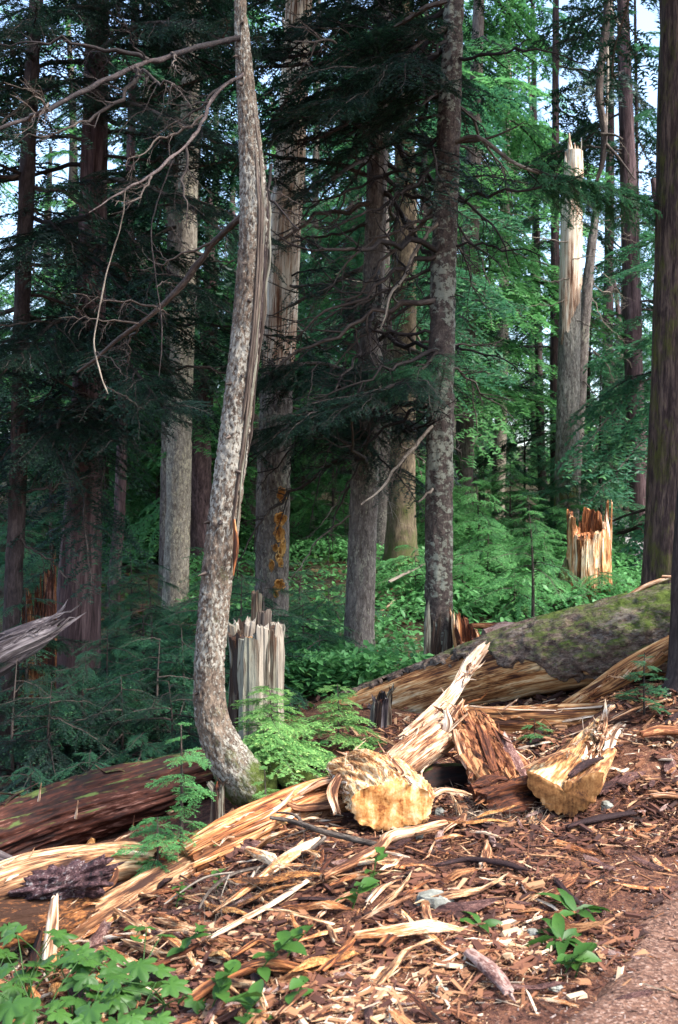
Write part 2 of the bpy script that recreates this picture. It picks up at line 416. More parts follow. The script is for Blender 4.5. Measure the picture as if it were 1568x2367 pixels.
BK_FURROW = bark('furrowed_purple_bark', [(0, (.012, .007, .007)), (.5, (.06, .035, .035)), (1, (.13, .085, .082))], k=20, an=.1)
BK_RIGHT = bark('furrowed_mossy_bark', [(0, (.012, .007, .006)), (.45, (.055, .034, .03)), (1, (.17, .115, .085))], k=26, an=.14, moss=((.095, .095, .02), .48), bump=1.0)
BK_DARK = bark('dark_bark', [(0, (.010, .007, .007)), (.5, (.035, .024, .022)), (1, (.075, .055, .05))], k=20, an=.3)  # very dark brown bark tone
BK_LOG = bark('mossy_log_bark', [(0, (.02, .012, .011)), (.45, (.085, .055, .040)), (1, (.23, .165, .125))], k=34, an=.5, lich=(.22, .175, .14), lk=34, lan=.45, lth=.55, moss=((.09, .125, .02), .50), moss_z=(5.6, 1.4), moss_up=.13, bump=1.0)
BK_RED = bark('reddish_far_bark', [(0, (.04, .022, .018)), (.5, (.10, .078, .068)), (1, (.19, .155, .13))], k=24, an=.25)
ND_SHADE = needles('shade_dark_hemlock_needles', (.004, .014, .010), (.011, .036, .022), (.035, .10, .045), .22)  # hemlock green darkened so the colour carries the shade of backlit boughs
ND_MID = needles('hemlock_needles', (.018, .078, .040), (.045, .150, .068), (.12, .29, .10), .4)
ND_FRESH_LIT = needles('fresh_and_lit_needles', (.045, .155, .055), (.095, .27, .085), (.2, .44, .13), .45)  # lighter green: skylight on lit crowns put into colour; fresh saplings share it
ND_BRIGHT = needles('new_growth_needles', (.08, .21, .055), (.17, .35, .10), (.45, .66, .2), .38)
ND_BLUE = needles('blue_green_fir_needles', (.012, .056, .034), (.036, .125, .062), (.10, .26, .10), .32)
LF_PLANT = leafmat('plant_leaf', (.026, .078, .012), (.080, .19, .032), .32)
LF_UNDER = leafmat('undergrowth_leaf', (.048, .17, .05), (.15, .39, .12), .42)
t = NT('grey_rock'); a = t.attr('tc').outputs['Vector']
f = t.noise(t.map(a, (20, 20, 20)), 1, 7, .65); t.bump(f, .5, .02)
ROCK = t.done(t.ramp(t.rng(f, .3, .7), [(0, (.07, .068, .055)), (.5, (.17, .17, .14)), (1, (.29, .29, .25))]), .85)
t = NT('pale_rubble'); a = t.attr('col').outputs['Fac']
PEBBLE = t.done(t.ramp(a, [(0, (.03, .018, .014)), (.4, (.11, .058, .04)), (.75, (.2, .13, .1)), (1, (.42, .36, .32))]), .85)
t = NT('wood_litter'); a = t.attr('col').outputs['Fac']
tcv = t.attr('tc').outputs['Vector']; fn = t.noise(t.map(tcv, (60, 60, 8)), 1, 4, .6)
c = t.ramp(a, [(0, (.012, .005, .004)), (.22, (.055, .020, .013)), (.42, (.14, .053, .028)), (.6, (.25, .105, .046)), (.78, (.39, .21, .10)), (.92, (.54, .37, .22)), (1, (.68, .54, .38))])
LITTER = t.done(t.mix(t.math('MULTIPLY', fn, .6), c, (.06, .025, .018)), .85)

def ground_mat():
    t = NT('forest_floor'); g = t.new('ShaderNodeNewGeometry').outputs['Position']
    s = t.new('ShaderNodeSeparateXYZ'); t.l.new(g, s.inputs[0])
    n1 = t.noise(t.map(g, (30, 30, 30)), 1, 7, .72)
    n2 = t.noise(t.map(g, (2.3, 2.3, 2.3)), 1, 4, .6)
    n3 = t.noise(t.map(g, (110, 110, 110)), 1, 3, .7)
    f = t.math('ADD', t.math('MULTIPLY', n1, .55), t.math('ADD', t.math('MULTIPLY', n2, .2), t.math('MULTIPLY', n3, .25)))
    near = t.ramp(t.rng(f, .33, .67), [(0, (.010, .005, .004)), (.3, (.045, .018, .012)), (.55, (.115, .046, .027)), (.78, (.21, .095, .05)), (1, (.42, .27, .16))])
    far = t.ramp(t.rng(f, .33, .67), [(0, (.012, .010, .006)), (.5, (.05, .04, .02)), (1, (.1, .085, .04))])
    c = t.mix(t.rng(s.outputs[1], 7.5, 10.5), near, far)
    t.bump(f, .9, .04)
    return t.done(c, .95)
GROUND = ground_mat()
def path_mat(name, stops):
    t = NT(name); g = t.new('ShaderNodeNewGeometry').outputs['Position']
    n1 = t.noise(t.map(g, (75, 75, 75)), 1, 5, .75); n2 = t.noise(t.map(g, (4, 4, 4)), 1, 4, .6)
    v = t.new('ShaderNodeTexVoronoi'); v.inputs['Scale'].default_value = 110; t.l.new(g, v.inputs['Vector'])
    vs = t.new('ShaderNodeSeparateColor'); t.l.new(v.outputs['Color'], vs.inputs[0])
    f = t.math('ADD', t.math('MULTIPLY', n1, .4), t.math('ADD', t.math('MULTIPLY', n2, .25), t.math('MULTIPLY', vs.outputs[0], .35)))
    t.bump(f, .8, .015)
    return t.done(t.ramp(t.rng(f, .25, .75), stops), .9)
PATHM = path_mat('reddish_gravel', [(0, (.025, .012, .009)), (.4, (.098, .047, .030)), (.7, (.17, .087, .055)), (1, (.31, .215, .165))])
PATHGREY = path_mat('grey_gravel', [(0, (.12, .11, .105)), (.5, (.24, .22, .21)), (1, (.36, .34, .33))])

# ------------------------------------------------------------------ ground
def axis(lo, hi, step, far_lo, far_hi, g=1.13):
    mid = list(np.arange(lo, hi, step)); a = []; x, d = lo, step
    while x > far_lo: d *= g; x -= d; a.append(x)
    b = []; x, d = mid[-1], step
    while x < far_hi: d *= g; x += d; b.append(x)
    return np.array(a[::-1] + mid + b)
gx = axis(-3.6, 4.2, .045, -160, 160); gy = axis(2.6, 9.6, .045, -40, 240)
XX, YY = np.meshgrid(gx, gy)
ZZ = G(XX, YY)
nearm = sstep(2, 3, YY) * (1 - sstep(9, 11, YY))
ZZ = ZZ - .02 + nearm * (.020 * fbm(XX * 8, YY * 8, 1.7, 3))
V = np.stack([XX, YY, ZZ], -1); idx = np.arange(XX.size).reshape(XX.shape)
Q = np.stack([idx[:-1, :-1], idx[:-1, 1:], idx[1:, 1:], idx[1:, :-1]], -1)
mb = MB(); mb.add(V, Q); setting('ground', mb.mesh('ground', GROUND))

def strip(name, pts_l, pts_r, mat, lift=.012, n=60, mcol=14):
    mb = MB(); rows = []
    for l, r in zip(pts_l, pts_r):
        tt = np.linspace(0, 1, mcol)[:, None]; rows.append(np.asarray(l) * (1 - tt) + np.asarray(r) * tt)
    A = np.array(rows); z = G(A[..., 0], A[..., 1]) + lift + .006 * noise(A[..., 0] * 9, A[..., 1] * 9, 4)
    edge = np.zeros(A.shape[:2]); edge[:, 0] = 1
    z = z - edge * .04
    V = np.concatenate([A, z[..., None]], -1); idx = np.arange(z.size).reshape(z.shape)
    mb.add(V, np.stack([idx[:-1, :-1], idx[:-1, 1:], idx[1:, 1:], idx[1:, :-1]], -1))
    return setting(name, mb.mesh(name, mat))
ysn = np.concatenate([np.linspace(-6, 2.5, 12), np.linspace(2.6, 6.4, 70)])
pl = [(float(PATHX(y)), y) for y in ysn]; pr = [(float(PATHX(y)) + 2.6, y) for y in ysn]
strip('path', pl, pr, PATHM, lift=.006, mcol=40)
yf = np.linspace(14.0, 22, 40)
strip('path', [(3.9 + .13 * (y - 14) + .12 * noise(y * 1.3, 2, 2), y) for y in yf], [(7.5 + .3 * (y - 14), y) for y in yf], PATHGREY, lift=.03)

# ------------------------------------------------------------------ foliage meshes
def tri_needles(starts, dirs, side, lens, wid):
    e = starts + dirs * lens[:, None]
    a = starts + side * wid[:, None]; b = starts - side * wid[:, None]
    V = np.stack([a, b, e], 1).reshape(-1, 3)
    return V, np.arange(len(V)).reshape(-1, 3)

def tube_lo(mb, pts, r0, r1, m=0, seg=3):
    pts = np.asarray(pts); n = len(pts)
    T = np.gradient(pts, axis=0); T /= np.linalg.norm(T, axis=1)[:, None] + 1e-9
    ref = np.where(np.abs(T[:, 2:3]) > .9, np.array([[1., 0, 0]]), np.array([[0, 0, 1.]]))
    N = np.cross(T, ref); N /= np.linalg.norm(N, axis=1)[:, None] + 1e-9
    B = np.cross(T, N); r = np.linspace(r0, r1, n)[:, None]
    th = np.arange(seg) * 2 * PI / seg
    V = pts[:, None] + r[:, None] * (np.cos(th)[None, :, None] * N[:, None] + np.sin(th)[None, :, None] * B[:, None])
    L = np.concatenate([[0], np.cumsum(np.linalg.norm(np.diff(pts, axis=0), axis=1))])
    tc = np.stack([np.broadcast_to(r * np.cos(th)[None], (n, seg)), np.broadcast_to(r * np.sin(th)[None], (n, seg)), np.broadcast_to(L[:, None], (n, seg))], -1)
    idx = np.arange(n * seg).reshape(n, seg); nx = np.roll(idx, -1, 1)
    mb.add(V, np.stack([idx[:-1], nx[:-1], nx[1:], idx[1:]], -1).reshape(-1, 4), tc=tc, m=m)

def spray(seed, L=1.0, wid=.36, sp2=.05, sp3=.045, nl=.02, nw=.004, nsp=.012, droop=.25, d2=.3, start=.12, gap=.15, jit=.22):
    """one flat drooping conifer branch along +X: woody axis, side twigs, needles"""
    g = np.random.default_rng(seed); mb = MB()
    n = 14; u = np.linspace(0, 1, n)
    wob = np.cumsum(g.normal(0, .012, n)) * L; wob2 = np.cumsum(g.normal(0, .01, n)) * L
    ax = np.stack([u * L, wob, .06 * L * u - droop * L * u ** 2 + wob2], 1)
    tube_lo(mb, ax, .011 * L, .002 * L, 0, 5)
    def at(q): return np.stack([np.interp(q, u, ax[:, i]) for i in range(3)], -1)
    segs = []   # (start, end, w0, w1)
    q = start; side = 1
    while q < .985:
        if g.random() > gap:
            prof = min(1, (q - start) / .12 + .35) * (1 - q) ** .75 * 1.25 + .06
            l2 = wid * L * prof * g.uniform(.6, 1.15)
            ang = rad(g.uniform(42, 68)) * side
            p0 = at(q); dr = np.array([math.cos(ang), math.sin(ang), g.normal(0, .12)])
            k = 6; uu = np.linspace(0, 1, k)[:, None]
            path = p0 + dr * l2 * uu + np.array([.25 * l2, 0, 0]) * uu ** 2 * .6 + np.array([0, 0, -d2 * l2]) * uu ** 2 + g.normal(0, .012 * l2, (k, 3)) * uu
            tube_lo(mb, path[::2], .0035 * L, .001 * L, 0, 3)
            for a_, b_ in zip(path[:-1], path[1:]): segs.append((a_, b_, 0))
            s3 = .12; sd3 = 1
            while s3 < .97:
                l3 = l2 * .42 * (1 - s3 * .75) * g.uniform(.5, 1.2)
                if l3 > nl * .6:
                    pp = np.array([np.interp(s3, uu[:, 0], path[:, i]) for i in range(3)])
                    dl = path[-1] - path[0]; dl /= np.linalg.norm(dl) + 1e-9
                    pr = np.array([-dl[1], dl[0], 0]) * sd3
                    d3 = dl * .72 + pr * .7 + np.array([0, 0, g.normal(-.12, .15)])
                    d3 /= np.linalg.norm(d3)
                    e1 = pp + d3 * l3 * .55; e2 = e1 + (d3 + np.array([0, 0, -.3])) * l3 * .45
                    segs.append((pp, e1, .35)); segs.append((e1, e2, .8))
                s3 += sp3 * L / max(l2, .01) * g.uniform(.7, 1.3) * .5; sd3 = -sd3
        q += sp2 * .5 * g.uniform(.6, 1.4); side = -side
    for a_, b_ in zip(at(np.linspace(.3, .95, 12)), at(np.linspace(.36, 1.0, 12))): segs.append((a_, b_, .3))
    A = np.array([s_[0] for s_ in segs]); Bq = np.array([s_[1] for s_ in segs]); W_ = np.array([s_[2] for s_ in segs])
    ln = np.linalg.norm(Bq - A, axis=1); cnt = np.maximum(1, (ln / nsp).astype(int))
    rep = np.repeat(np.arange(len(segs)), cnt)
    f = np.concatenate([(np.arange(c) + .5) / c for c in cnt])
    pos = A[rep] + (Bq - A)[rep] * f[:, None]
    d = (Bq - A)[rep] / (ln[rep][:, None] + 1e-9)
    upv = np.array([0, 0, 1.]); per = np.cross(d, upv); per /= np.linalg.norm(per, axis=1)[:, None] + 1e-9
    for sgn in (1, -1):
        m_ = len(pos)
        dd = d * g.uniform(.35, .75, m_)[:, None] + per * sgn + upv * g.normal(.05, jit, m_)[:, None]
        dd /= np.linalg.norm(dd, axis=1)[:, None]
        sv = np.cross(dd, upv + g.normal(0, .3, (m_, 3))); sv /= np.linalg.norm(sv, axis=1)[:, None] + 1e-9
        lens = nl * g.uniform(.65, 1.15, m_)
        VV, TT = tri_needles(pos, dd, sv, lens, np.full(m_, nw))
        tip = np.clip(W_[rep] * f ** .5 + g.normal(0, .1, m_) , 0, 1)
        mb.add(VV, T=TT, m=1, col=tip)
    return mb

def dead(seed, L=1.0, n2=9, r0=.012, sub=True, droop=.15, wob=.025):
    g = np.random.default_rng(seed); mb = MB()
    n = 16; u = np.linspace(0, 1, n)
    ax = np.stack([u * L, np.cumsum(g.normal(0, wob, n)) * L, -droop * L * u ** 2 + np.cumsum(g.normal(0, wob * .8, n)) * L], 1)
    tube_lo(mb, ax, r0 * L, r0 * .15 * L, 0, 6)
    for q in g.uniform(.15, .95, n2):
        p0 = np.array([np.interp(q, u, ax[:, i]) for i in range(3)])
        l2 = L * g.uniform(.12, .4) * (1.1 - q * .6); ang = rad(g.uniform(25, 70)) * g.choice([-1, 1])
        dr = np.array([math.cos(ang), math.sin(ang) * .8, g.normal(-.25, .35)])
        k = 7; uu = np.linspace(0, 1, k)[:, None]
        path = p0 + dr * l2 * uu + np.cumsum(g.normal(0, .03, (k, 3)), 0) * l2 + np.array([0, 0, -.25 * l2]) * uu ** 2
        path[0] = p0
        tube_lo(mb, path, r0 * .4 * L * (1 - q * .5), r0 * .08 * L, 0, 4)
        if sub:
            for q3 in g.uniform(.3, .95, 3):
                pp = path[int(q3 * (k - 1))]; d3 = dr + g.normal(0, .6, 3); d3 /= np.linalg.norm(d3)
                tube_lo(mb, np.array([pp, pp + d3 * l2 * .2, pp + d3 * l2 * .35 + np.array([0, 0, -.05 * l2])]), r0 * .14 * L, r0 * .05 * L, 0, 3)
    return mb

NEEDLE_SETS = {'dark': ND_SHADE, 'mid': ND_MID, 'fresh': ND_FRESH_LIT, 'bright': ND_BRIGHT, 'blue': ND_BLUE}
FOL = {}
def fol(lod, tint):
    key = (lod, tint)
    if key not in FOL:
        L_ = []
        for k in range({'far': 6, 'mid': 5, 'near': 4}[lod]):
            mk = ('mb', lod, k)
            if mk not in FOL:
                if lod == 'far': FOL[mk] = spray(100 + k, 1, .40, .080, .075, .040, .0100, .020, .3 + .05 * (k % 3), .5, .1, .15)
                elif lod == 'mid': FOL[mk] = spray(200 + k, 1, .38, .06, .052, .024, .0052, .0125, .22 + .06 * (k % 3), .42, .12, .27)
                else: FOL[mk] = spray(300 + k, 1, .46, .085, .07, .036, .0085, .014, .16 + .05 * k, .2, .12, .08)
            L_.append(FOL[mk].mesh('branch_%s' % lod, [DARKTWIG, NEEDLE_SETS[tint]], smooth=False))
        FOL[key] = L_
    return FOL[key]
DEADM = [dead(400 + k, 1, 10 + k, .015, True, .1 + .08 * (k % 3)).mesh('dead_limb', DARKTWIG) for k in range(5)]
DEADP = [dead(420 + k, 1, 7 + k, .011, True, .1 + .08 * (k % 3)).mesh('dead_limb', DEADTWIG) for k in range(4)]

def aim(d):
    """euler that turns +X to direction d, keeping the branch's flat side up"""
    d = Vector(d).normalized()
    return (0, -math.asin(max(-1, min(1, d.z))), math.atan2(d.y, d.x))

# ------------------------------------------------------------------ trees
class Trunk:
    """trunk from picture points (px, py, half width) at a depth; extended up to height"""
    def __init__(s, pts, Y, top=None, base=None):
        P3, r = [], []
        for q in pts:
            y_ = q[3] if len(q) > 3 else Y
            P3.append(P(q[0], q[1], y_)); r.append(q[2] / F_PX * y_)
        if base: pass
        b = P3[0]; gz = float(G(b[0], b[1]))
        if b[2] > gz - .05:
            d = (P3[0] - P3[1]); d /= np.linalg.norm(d); k = (b[2] - gz + .12) / max(.3, -d[2])
            P3.insert(0, b + d * k); r.insert(0, r[0] * 1.06)
        if top is not None and P3[-1][2] < top:
            d = P3[-1] - P3[-2]; d /= np.linalg.norm(d); k = (top - P3[-1][2]) / d[2]
            slope = .55
            P3.append(P3[-1] + d * k * .5); r.append(r[-1] * .75); P3.append(P3[-2] + d * k); r.append(r[-2] * .45)
        s.p = np.array(P3); s.r = np.array(r); s.base = s.p[0].copy()
    def at(s, z):
        return np.array([np.interp(z, s.p[:, 2], s.p[:, i]) for i in range(3)]), float(np.interp(z, s.p[:, 2], s.r))
    def mesh(s, mat, seg=24, rings=90, rough=None, flare=.35, fh=.35, prof=None, keep=None):
        mb = MB(); b = s.base
        zt = s.p[-1][2] - s.p[0][2]
        fl = lambda th, f: 1 + flare * np.exp(-f * zt / fh) * (1 + .35 * np.cos(th * 3 + b[0] * 7) + .2 * np.cos(th * 5 + b[1]))
        sweep(mb, s.p, s.r, seg, rings, prof=fl if prof is None else (lambda th, f: fl(th, f) * prof(th, f)), rough=rough, cap=(False, True), keep=keep)
        return mb.mesh('trunk', mat, b)

def add_branches(root, tk, n, z0, z1, lmin, lmax, lod, tint, az=None, pitch=(-25, 5), seed=0, taper=True):
    g = np.random.default_rng(seed + 999); ms = fol(lod, tint)
    for k in range(n):
        z = z0 + (z1 - z0) * ((k + g.uniform(0, 1)) / n)
        p, r = tk.at(z)
        a = g.uniform(0, 2 * PI) if az is None else rad(g.uniform(*az))
        l = g.uniform(lmin, lmax) * ((1 - .6 * (z - z0) / max(.1, z1 - z0)) if taper else 1)
        q = p + np.array([math.cos(a), math.sin(a), 0]) * r * .6
        part('branch', ms[g.integers(len(ms))], root, q - tk.base, (g.normal(0, .2), -rad(g.uniform(*pitch)), a), l)

def add_dead(root, tk, n, z0, z1, lmin, lmax, ms, az=None, pitch=(-35, 0), seed=0):
    g = np.random.default_rng(seed + 555)
    for k in range(n):
        z = z0 + (z1 - z0) * ((k + g.uniform(0, 1)) / n)
        p, r = tk.at(z); a = g.uniform(0, 2 * PI) if az is None else rad(g.uniform(*az))
        q = p + np.array([math.cos(a), math.sin(a), 0]) * r * .6
        part('dead_limb', ms[g.integers(len(ms))], root, q - tk.base, (g.uniform(0, 6), -rad(g.uniform(*pitch)), a), g.uniform(lmin, lmax))

def tree(name, label, tk, mat, rough=None, seg=24, rings=90, group=None, cat='tree', **kw):
    root = thing(name, label, cat, tk.base, group)
    part('trunk', tk.mesh(mat, seg, rings, rough, **kw), root)
    return root

def limb(root, pts, radii, mat, name='dead_limb', seg=9, rings=120, rough=None, label=None, tw=7):
    pts = np.asarray(pts, float); pts = catmull(pts, len(pts) * 3); g = np.random.default_rng(len(pts)); rm = float(np.max(radii))
    pts[1:] += g.normal(0, rm * .22, (len(pts) - 1, 3)); radii = np.interp(np.linspace(0, 1, len(pts)), np.linspace(0, 1, len(radii)), radii) * g.uniform(.85, 1.15, len(pts))
    mb = MB(); sweep(mb, pts, radii, seg, rings, rough=rough or fibre(.002, 3, 12))
    o = part(name, mb.mesh(name, mat, root.location), root, label=label); pl = np.linalg.norm(pts[-1] - pts[0])
    for k in range(tw):
        i = int(len(pts) * g.uniform(.12, .98)) - 1; d = pts[min(i + 1, len(pts) - 1)] - pts[max(0, i - 1)]; a = math.atan2(d[1], d[0]) + g.choice([-1, 1]) * g.uniform(.4, 1.2)
        part('twig', DEADM[g.integers(5)], o, pts[i] - np.array(root.location), (g.uniform(0, 6), g.uniform(-.3, 1.1), a), g.uniform(.12, .42) * max(.6, pl))
    return o

def bough(root, tk, pts, r0, n, lmin, lmax, lod, tint, seed=0, mat=None, f0=.15):
    """a limb that carries sprays on both sides, from the trunk outwards"""
    g = np.random.default_rng(seed + 333); p3 = np.array([P(*q) for q in pts]); D = catmull(p3, 60)
    mb = MB(); sweep(mb, p3, np.linspace(r0, r0 * .2, len(p3)), 7, 40, rough=fibre(r0 * .1, 2, 6))
    lo_ = part('limb', mb.mesh('limb', mat or DARKTWIG, root.location), root); ms = fol(lod, tint)
    for k in range(n):
        f = f0 + (1 - f0) * (k + g.random()) / n; i = min(58, int(f * 59)); p = D[i]; d = D[i + 1] - D[i]; a0 = math.atan2(d[1], d[0])
        a = a0 + (1 if k % 2 else -1) * rad(g.uniform(25, 75)) * (1 - .6 * f)
        part('branch', ms[g.integers(len(ms))], lo_, p - np.array(root.location), (g.normal(0, .25), rad(g.uniform(0, 30)), a), g.uniform(lmin, lmax) * (1.1 - .45 * f))

# ---- the curved foreground tree
T1 = Trunk([(600, 1852, 40, 5.78), (560, 1800, 52, 5.72), (518, 1730, 44, 5.68), (490, 1660, 38, 5.65), (484, 1560, 35, 5.65), (495, 1400, 35, 5.65), (518, 1200, 36, 5.65), (543, 1000, 34, 5.65),
            (566, 800, 33, 5.65), (583, 620, 34, 5.65), (588, 500, 33, 5.65), (580, 350, 26, 5.65), (568, 200, 20, 5.65), (560, 80, 16, 5.65), (556, 0, 13, 5.65), (548, -400, 9, 5.65), (545, -1100, 5, 5.65)], 5.65)
T1.p[0][2] = min(T1.p[0][2], float(G(T1.p[0][0], T1.p[0][1])) - .12)
r1 = tree('curved_tree', 'lichen speckled tree with a sharply curved mossy base and a long split scar', T1, BK_CURVE, plates(.007, 2, 9, 40), 56, 640, flare=.15, fh=.12)
for k, (y0, y1, dx, w, mat) in enumerate([(1235, 420, 20, 3.5, SPLITGREY), (1100, 380, 25, 3, GREYWOOD), (980, 330, 14, 3, SPLITGREY), (900, 430, 33, 3.5, SPLITGREY), (1330, 800, 29, 3, GREYWOOD), (800, 250, 24, 3, SPLITGREY), (1150, 520, 28.5, 2.6, DARKTWIG2), (860, 380, 20, 2.4, DARKTWIG2), (1050, 560, 36, 3, SPLITGREY), (760, 460, 38, 3.5, GREYWOOD), (700, 420, 34, 2.2, DARKTWIG2)]):
    ys_ = np.linspace(y0, y1, 12); xs_ = np.interp(-ys_, [-1400, -1200, -1000, -800, -620, -500, -350, -200], [495, 518, 543, 566, 583, 588, 580, 568])
    wob = 2.0 * np.sin(np.linspace(0, 5 + k, 12)); hw = np.interp(-ys_, [-1300, -1000, -620, -500, -350, -200], [36, 34, 34, 33, 26, 20])
    dxx = dx * hw / 34.0 + wob
    dep = 5.65 - np.sqrt(np.maximum(0, hw ** 2 - np.minimum(dxx, hw) ** 2)) / F_PX * 5.65 - .004
    pts = [P(x + d_, y, dd) for x, d_, y, dd in zip(xs_, dxx, ys_, dep)]
    mb = MB(); rr = np.array([.35] + [1] * 10 + [.2]) * w / F_PX * 5.65
    sweep(mb, pts, rr, 10, 140, rough=fibre(.002, 2.5, 12, k))
    part('split_strip', mb.mesh('split_strip', mat, T1.base), r1)
for k, (dx, dy, w) in enumerate([(.34, .02, .055), (.22, -.20, .045), (-.02, -.24, .04), (.26, .22, .05), (-.16, .12, .04)]):
    b0 = T1.p[0]; q = [b0 + [dx * f, dy * f, 0] for f in (.05, .35, .7, 1.0)]
    for i_, (p_, up_) in enumerate(zip(q, (.16, .055, .012, -.05))): p_[2] = float(G(p_[0], p_[1])) + up_
    mb = MB(); sweep(mb, q, np.array([1.25, .95, .6, .25]) * w, 14, 40, rough=plates(.006, k, 6, 30)); part('root', mb.mesh('root', BK_CURVE, T1.base), r1)
g = np.random.default_rng(8)
for k in range(16):
    z = g.uniform(.5, 4.2); p0, r0 = T1.at(z); th_ = g.uniform(-1.2, .7); n_ = np.array([math.sin(th_), -math.cos(th_), 0])
    mb = MB(); ln = g.uniform(.006, .05); sweep(mb, [p0 + n_ * r0 * .8, p0 + n_ * (r0 + .004), p0 + n_ * (r0 + .004 + ln) + [0, 0, -.3 * ln]], np.array([.016, .012, .004]) * g.uniform(.6, 1.1), 8, 8, rough=fibre(.003, 2, 20, k))
    part('branch_stub', mb.mesh('branch_stub', DARKTWIG, T1.base), r1)
pts = [P(541, 1200, 5.555), P(546, 1260, 5.55), P(540, 1330, 5.555)]
mb = MB(); sweep(mb, pts, np.array([2, 7, 2]) / F_PX * 5.6, 8, 20, rough=fibre(.002, 3, 9)); part('exposed_wood', mb.mesh('exposed_wood', ORANGE, T1.base), r1)
limb(r1, [P(566, 86, 5.65), P(500, 98, 5.5), P(420, 122, 5.3), P(350, 140, 5.15), P(290, 165, 5.0), P(200, 205, 4.85), P(110, 255, 4.7), P(0, 296, 4.5), P(-120, 340, 4.3)],
     np.array([8, 6.5, 6, 5.5, 5.2, 5, 4.5, 4, 3]) / F_PX * 5, DARKTWIG2, 'live_limb', label='long dark limb reaching left')
limb(r1, [P(562, 172, 5.62), P(530, 192, 5.5), P(490, 230, 5.4), P(468, 285, 5.3), P(430, 335, 5.2), P(360, 395, 5.05), P(290, 440, 4.95), P(205, 492, 4.8)],
     np.array([5, 4.2, 4, 3.8, 3.4, 3, 2.4, 1]) / F_PX * 5.2, DARKTWIG2)
limb(r1, [P(560, 500, 5.66), P(480, 580, 5.9), P(420, 660, 6.0), P(360, 720, 6.1), P(280, 780, 6.2), P(180, 860, 6.4)],
     np.array([8, 7.5, 7, 6, 5, 3]) / F_PX * 5.9, DARKTWIG)
limb(r1, [P(290, 440, 4.95), P(280, 520, 4.98), P(250, 620, 5.0), P(225, 740, 5.0), P(218, 800, 5.0), P(238, 880, 5.02), P(250, 910, 5.02)], np.array([1.2, 1.3, 1.5, 1.6, 1.6, 1.3, .7]) / F_PX * 5, DEADTWIG, label='thin hanging grey twig', tw=2)
limb(r1, [P(400, 370, 5.1), P(360, 480, 5.1), P(350, 540, 5.1), P(360, 640, 5.12), P(375, 760, 5.14), P(368, 870, 5.15)], np.array([1.4, 1.5, 1.3, 1.2, 1.1, .6]) / F_PX * 5, DARKTWIG2, label='thin hanging grey twig', tw=2)
limb(r1, [P(628, 380, 5.66), P(622, 450, 5.6), P(645, 480, 5.55), P(690, 530, 5.5)], np.array([4, 3, 2.5, 1]) / F_PX * 5.6, DARKTWIG)

# ---- other trunks the photograph shows
def add(name, label, pts, Y, mat, top, rough, seg=28, rings=140, **kw):
    tk = Trunk(pts, Y, top); return tk, tree(name, label, tk, mat, rough, seg, rings, **kw)

T6, r6 = add('conifer_tree', 'dark scaly trunk with grey lichen blotches rising just behind the mossy log', [(1014, 1530, 32), (1015, 1200, 31), (1020, 900, 30), (1026, 600, 28), (1038, 300, 26), (1050, 0, 22)], 8.9, BK_SCALY, 12, plates(.011, 5, 5, 13), 40, 360, flare=.05)
add_dead(r6, T6, 22, 2.3, 5.8, 1.0, 1.9, DEADM, (140, 235), (-45, -5), 1)
add_dead(r6, T6, 4, 3.2, 5.6, .6, 1.2, DEADM, (-50, 40), (-35, 0), 2)
add_branches(r6, T6, 12, 5.0, 8.5, 1.4, 2.2, 'mid', 'dark', (90, 300), (-20, 5), 3, False)
limb(r6, [P(1015, 515, 8.85), P(985, 545, 8.75), P(955, 590, 8.7), P(935, 640, 8.65), P(905, 680, 8.6), P(880, 760, 8.55)], np.array([5.5, 4.5, 3.8, 3.4, 3, 1.4]) / F_PX * 8.8, DEADTWIG)
limb(r6, [P(1000, 985, 8.8), P(965, 1025, 8.7), P(920, 1075, 8.6), P(880, 1130, 8.5), P(835, 1165, 8.4)], np.array([4.5, 4, 3.2, 2.6, 1.4]) / F_PX * 8.8, DEADTWIG)
limb(r6, [P(1000, 1130, 8.78), P(968, 1160, 8.6)], np.array([4, 2]) / F_PX * 8.8, DEADTWIG)
for k, (x0, x1, yt, w) in enumerate([(990, 986, 1405, 7), (1004, 1000, 1440, 6), (1016, 1012, 1425, 7), (1030, 1026, 1455, 6), (1042, 1040, 1400, 5), (1000, 996, 1475, 6)]):
    mb = MB(); sweep(mb, [P(x1, 1545, 8.78), P((x0 + x1) / 2, (1545 + yt) / 2, 8.77), P(x0, yt, 8.79)], np.array([w * 1.2, w, w * .5]) / F_PX * 8.8, 12, 40, s1=jag(k, .1, 2, (1545 - yt) / F_PX * 8.8, 2), prof=lambda th, f: (np.abs(np.cos(th) / .4) ** 3 + np.abs(np.sin(th)) ** 3) ** (-1 / 3), rough=fibre(.006, 2, 4, k))
    part('shard', mb.mesh('shard', GREYWOOD, T6.base, smooth=False), r6)

bough(r6, T6, [(1050, 330, 8.85), (1105, 318, 8.7), (1180, 372, 8.6), (1240, 398, 8.55), (1330, 425, 8.5), (1420, 440, 8.5)], .022, 26, .5, .95, 'mid', 'mid', 1, DEADTWIG, .5)
bough(r6, T6, [(1050, 330, 8.85), (1120, 322, 8.8), (1180, 300, 8.8), (1215, 280, 8.8)], .015, 2, .3, .5, 'mid', 'mid', 2, DEADTWIG, .8)
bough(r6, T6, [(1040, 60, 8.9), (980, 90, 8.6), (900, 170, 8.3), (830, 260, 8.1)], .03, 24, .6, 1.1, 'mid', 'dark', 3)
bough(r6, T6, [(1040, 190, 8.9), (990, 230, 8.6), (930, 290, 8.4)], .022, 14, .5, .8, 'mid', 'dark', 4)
bough(r6, T6, [(1015, 850, 8.9), (960, 870, 8.5), (890, 900, 8.2), (800, 935, 8.0), (690, 960, 7.9)], .02, 22, .45, .85, 'mid', 'dark', 5)
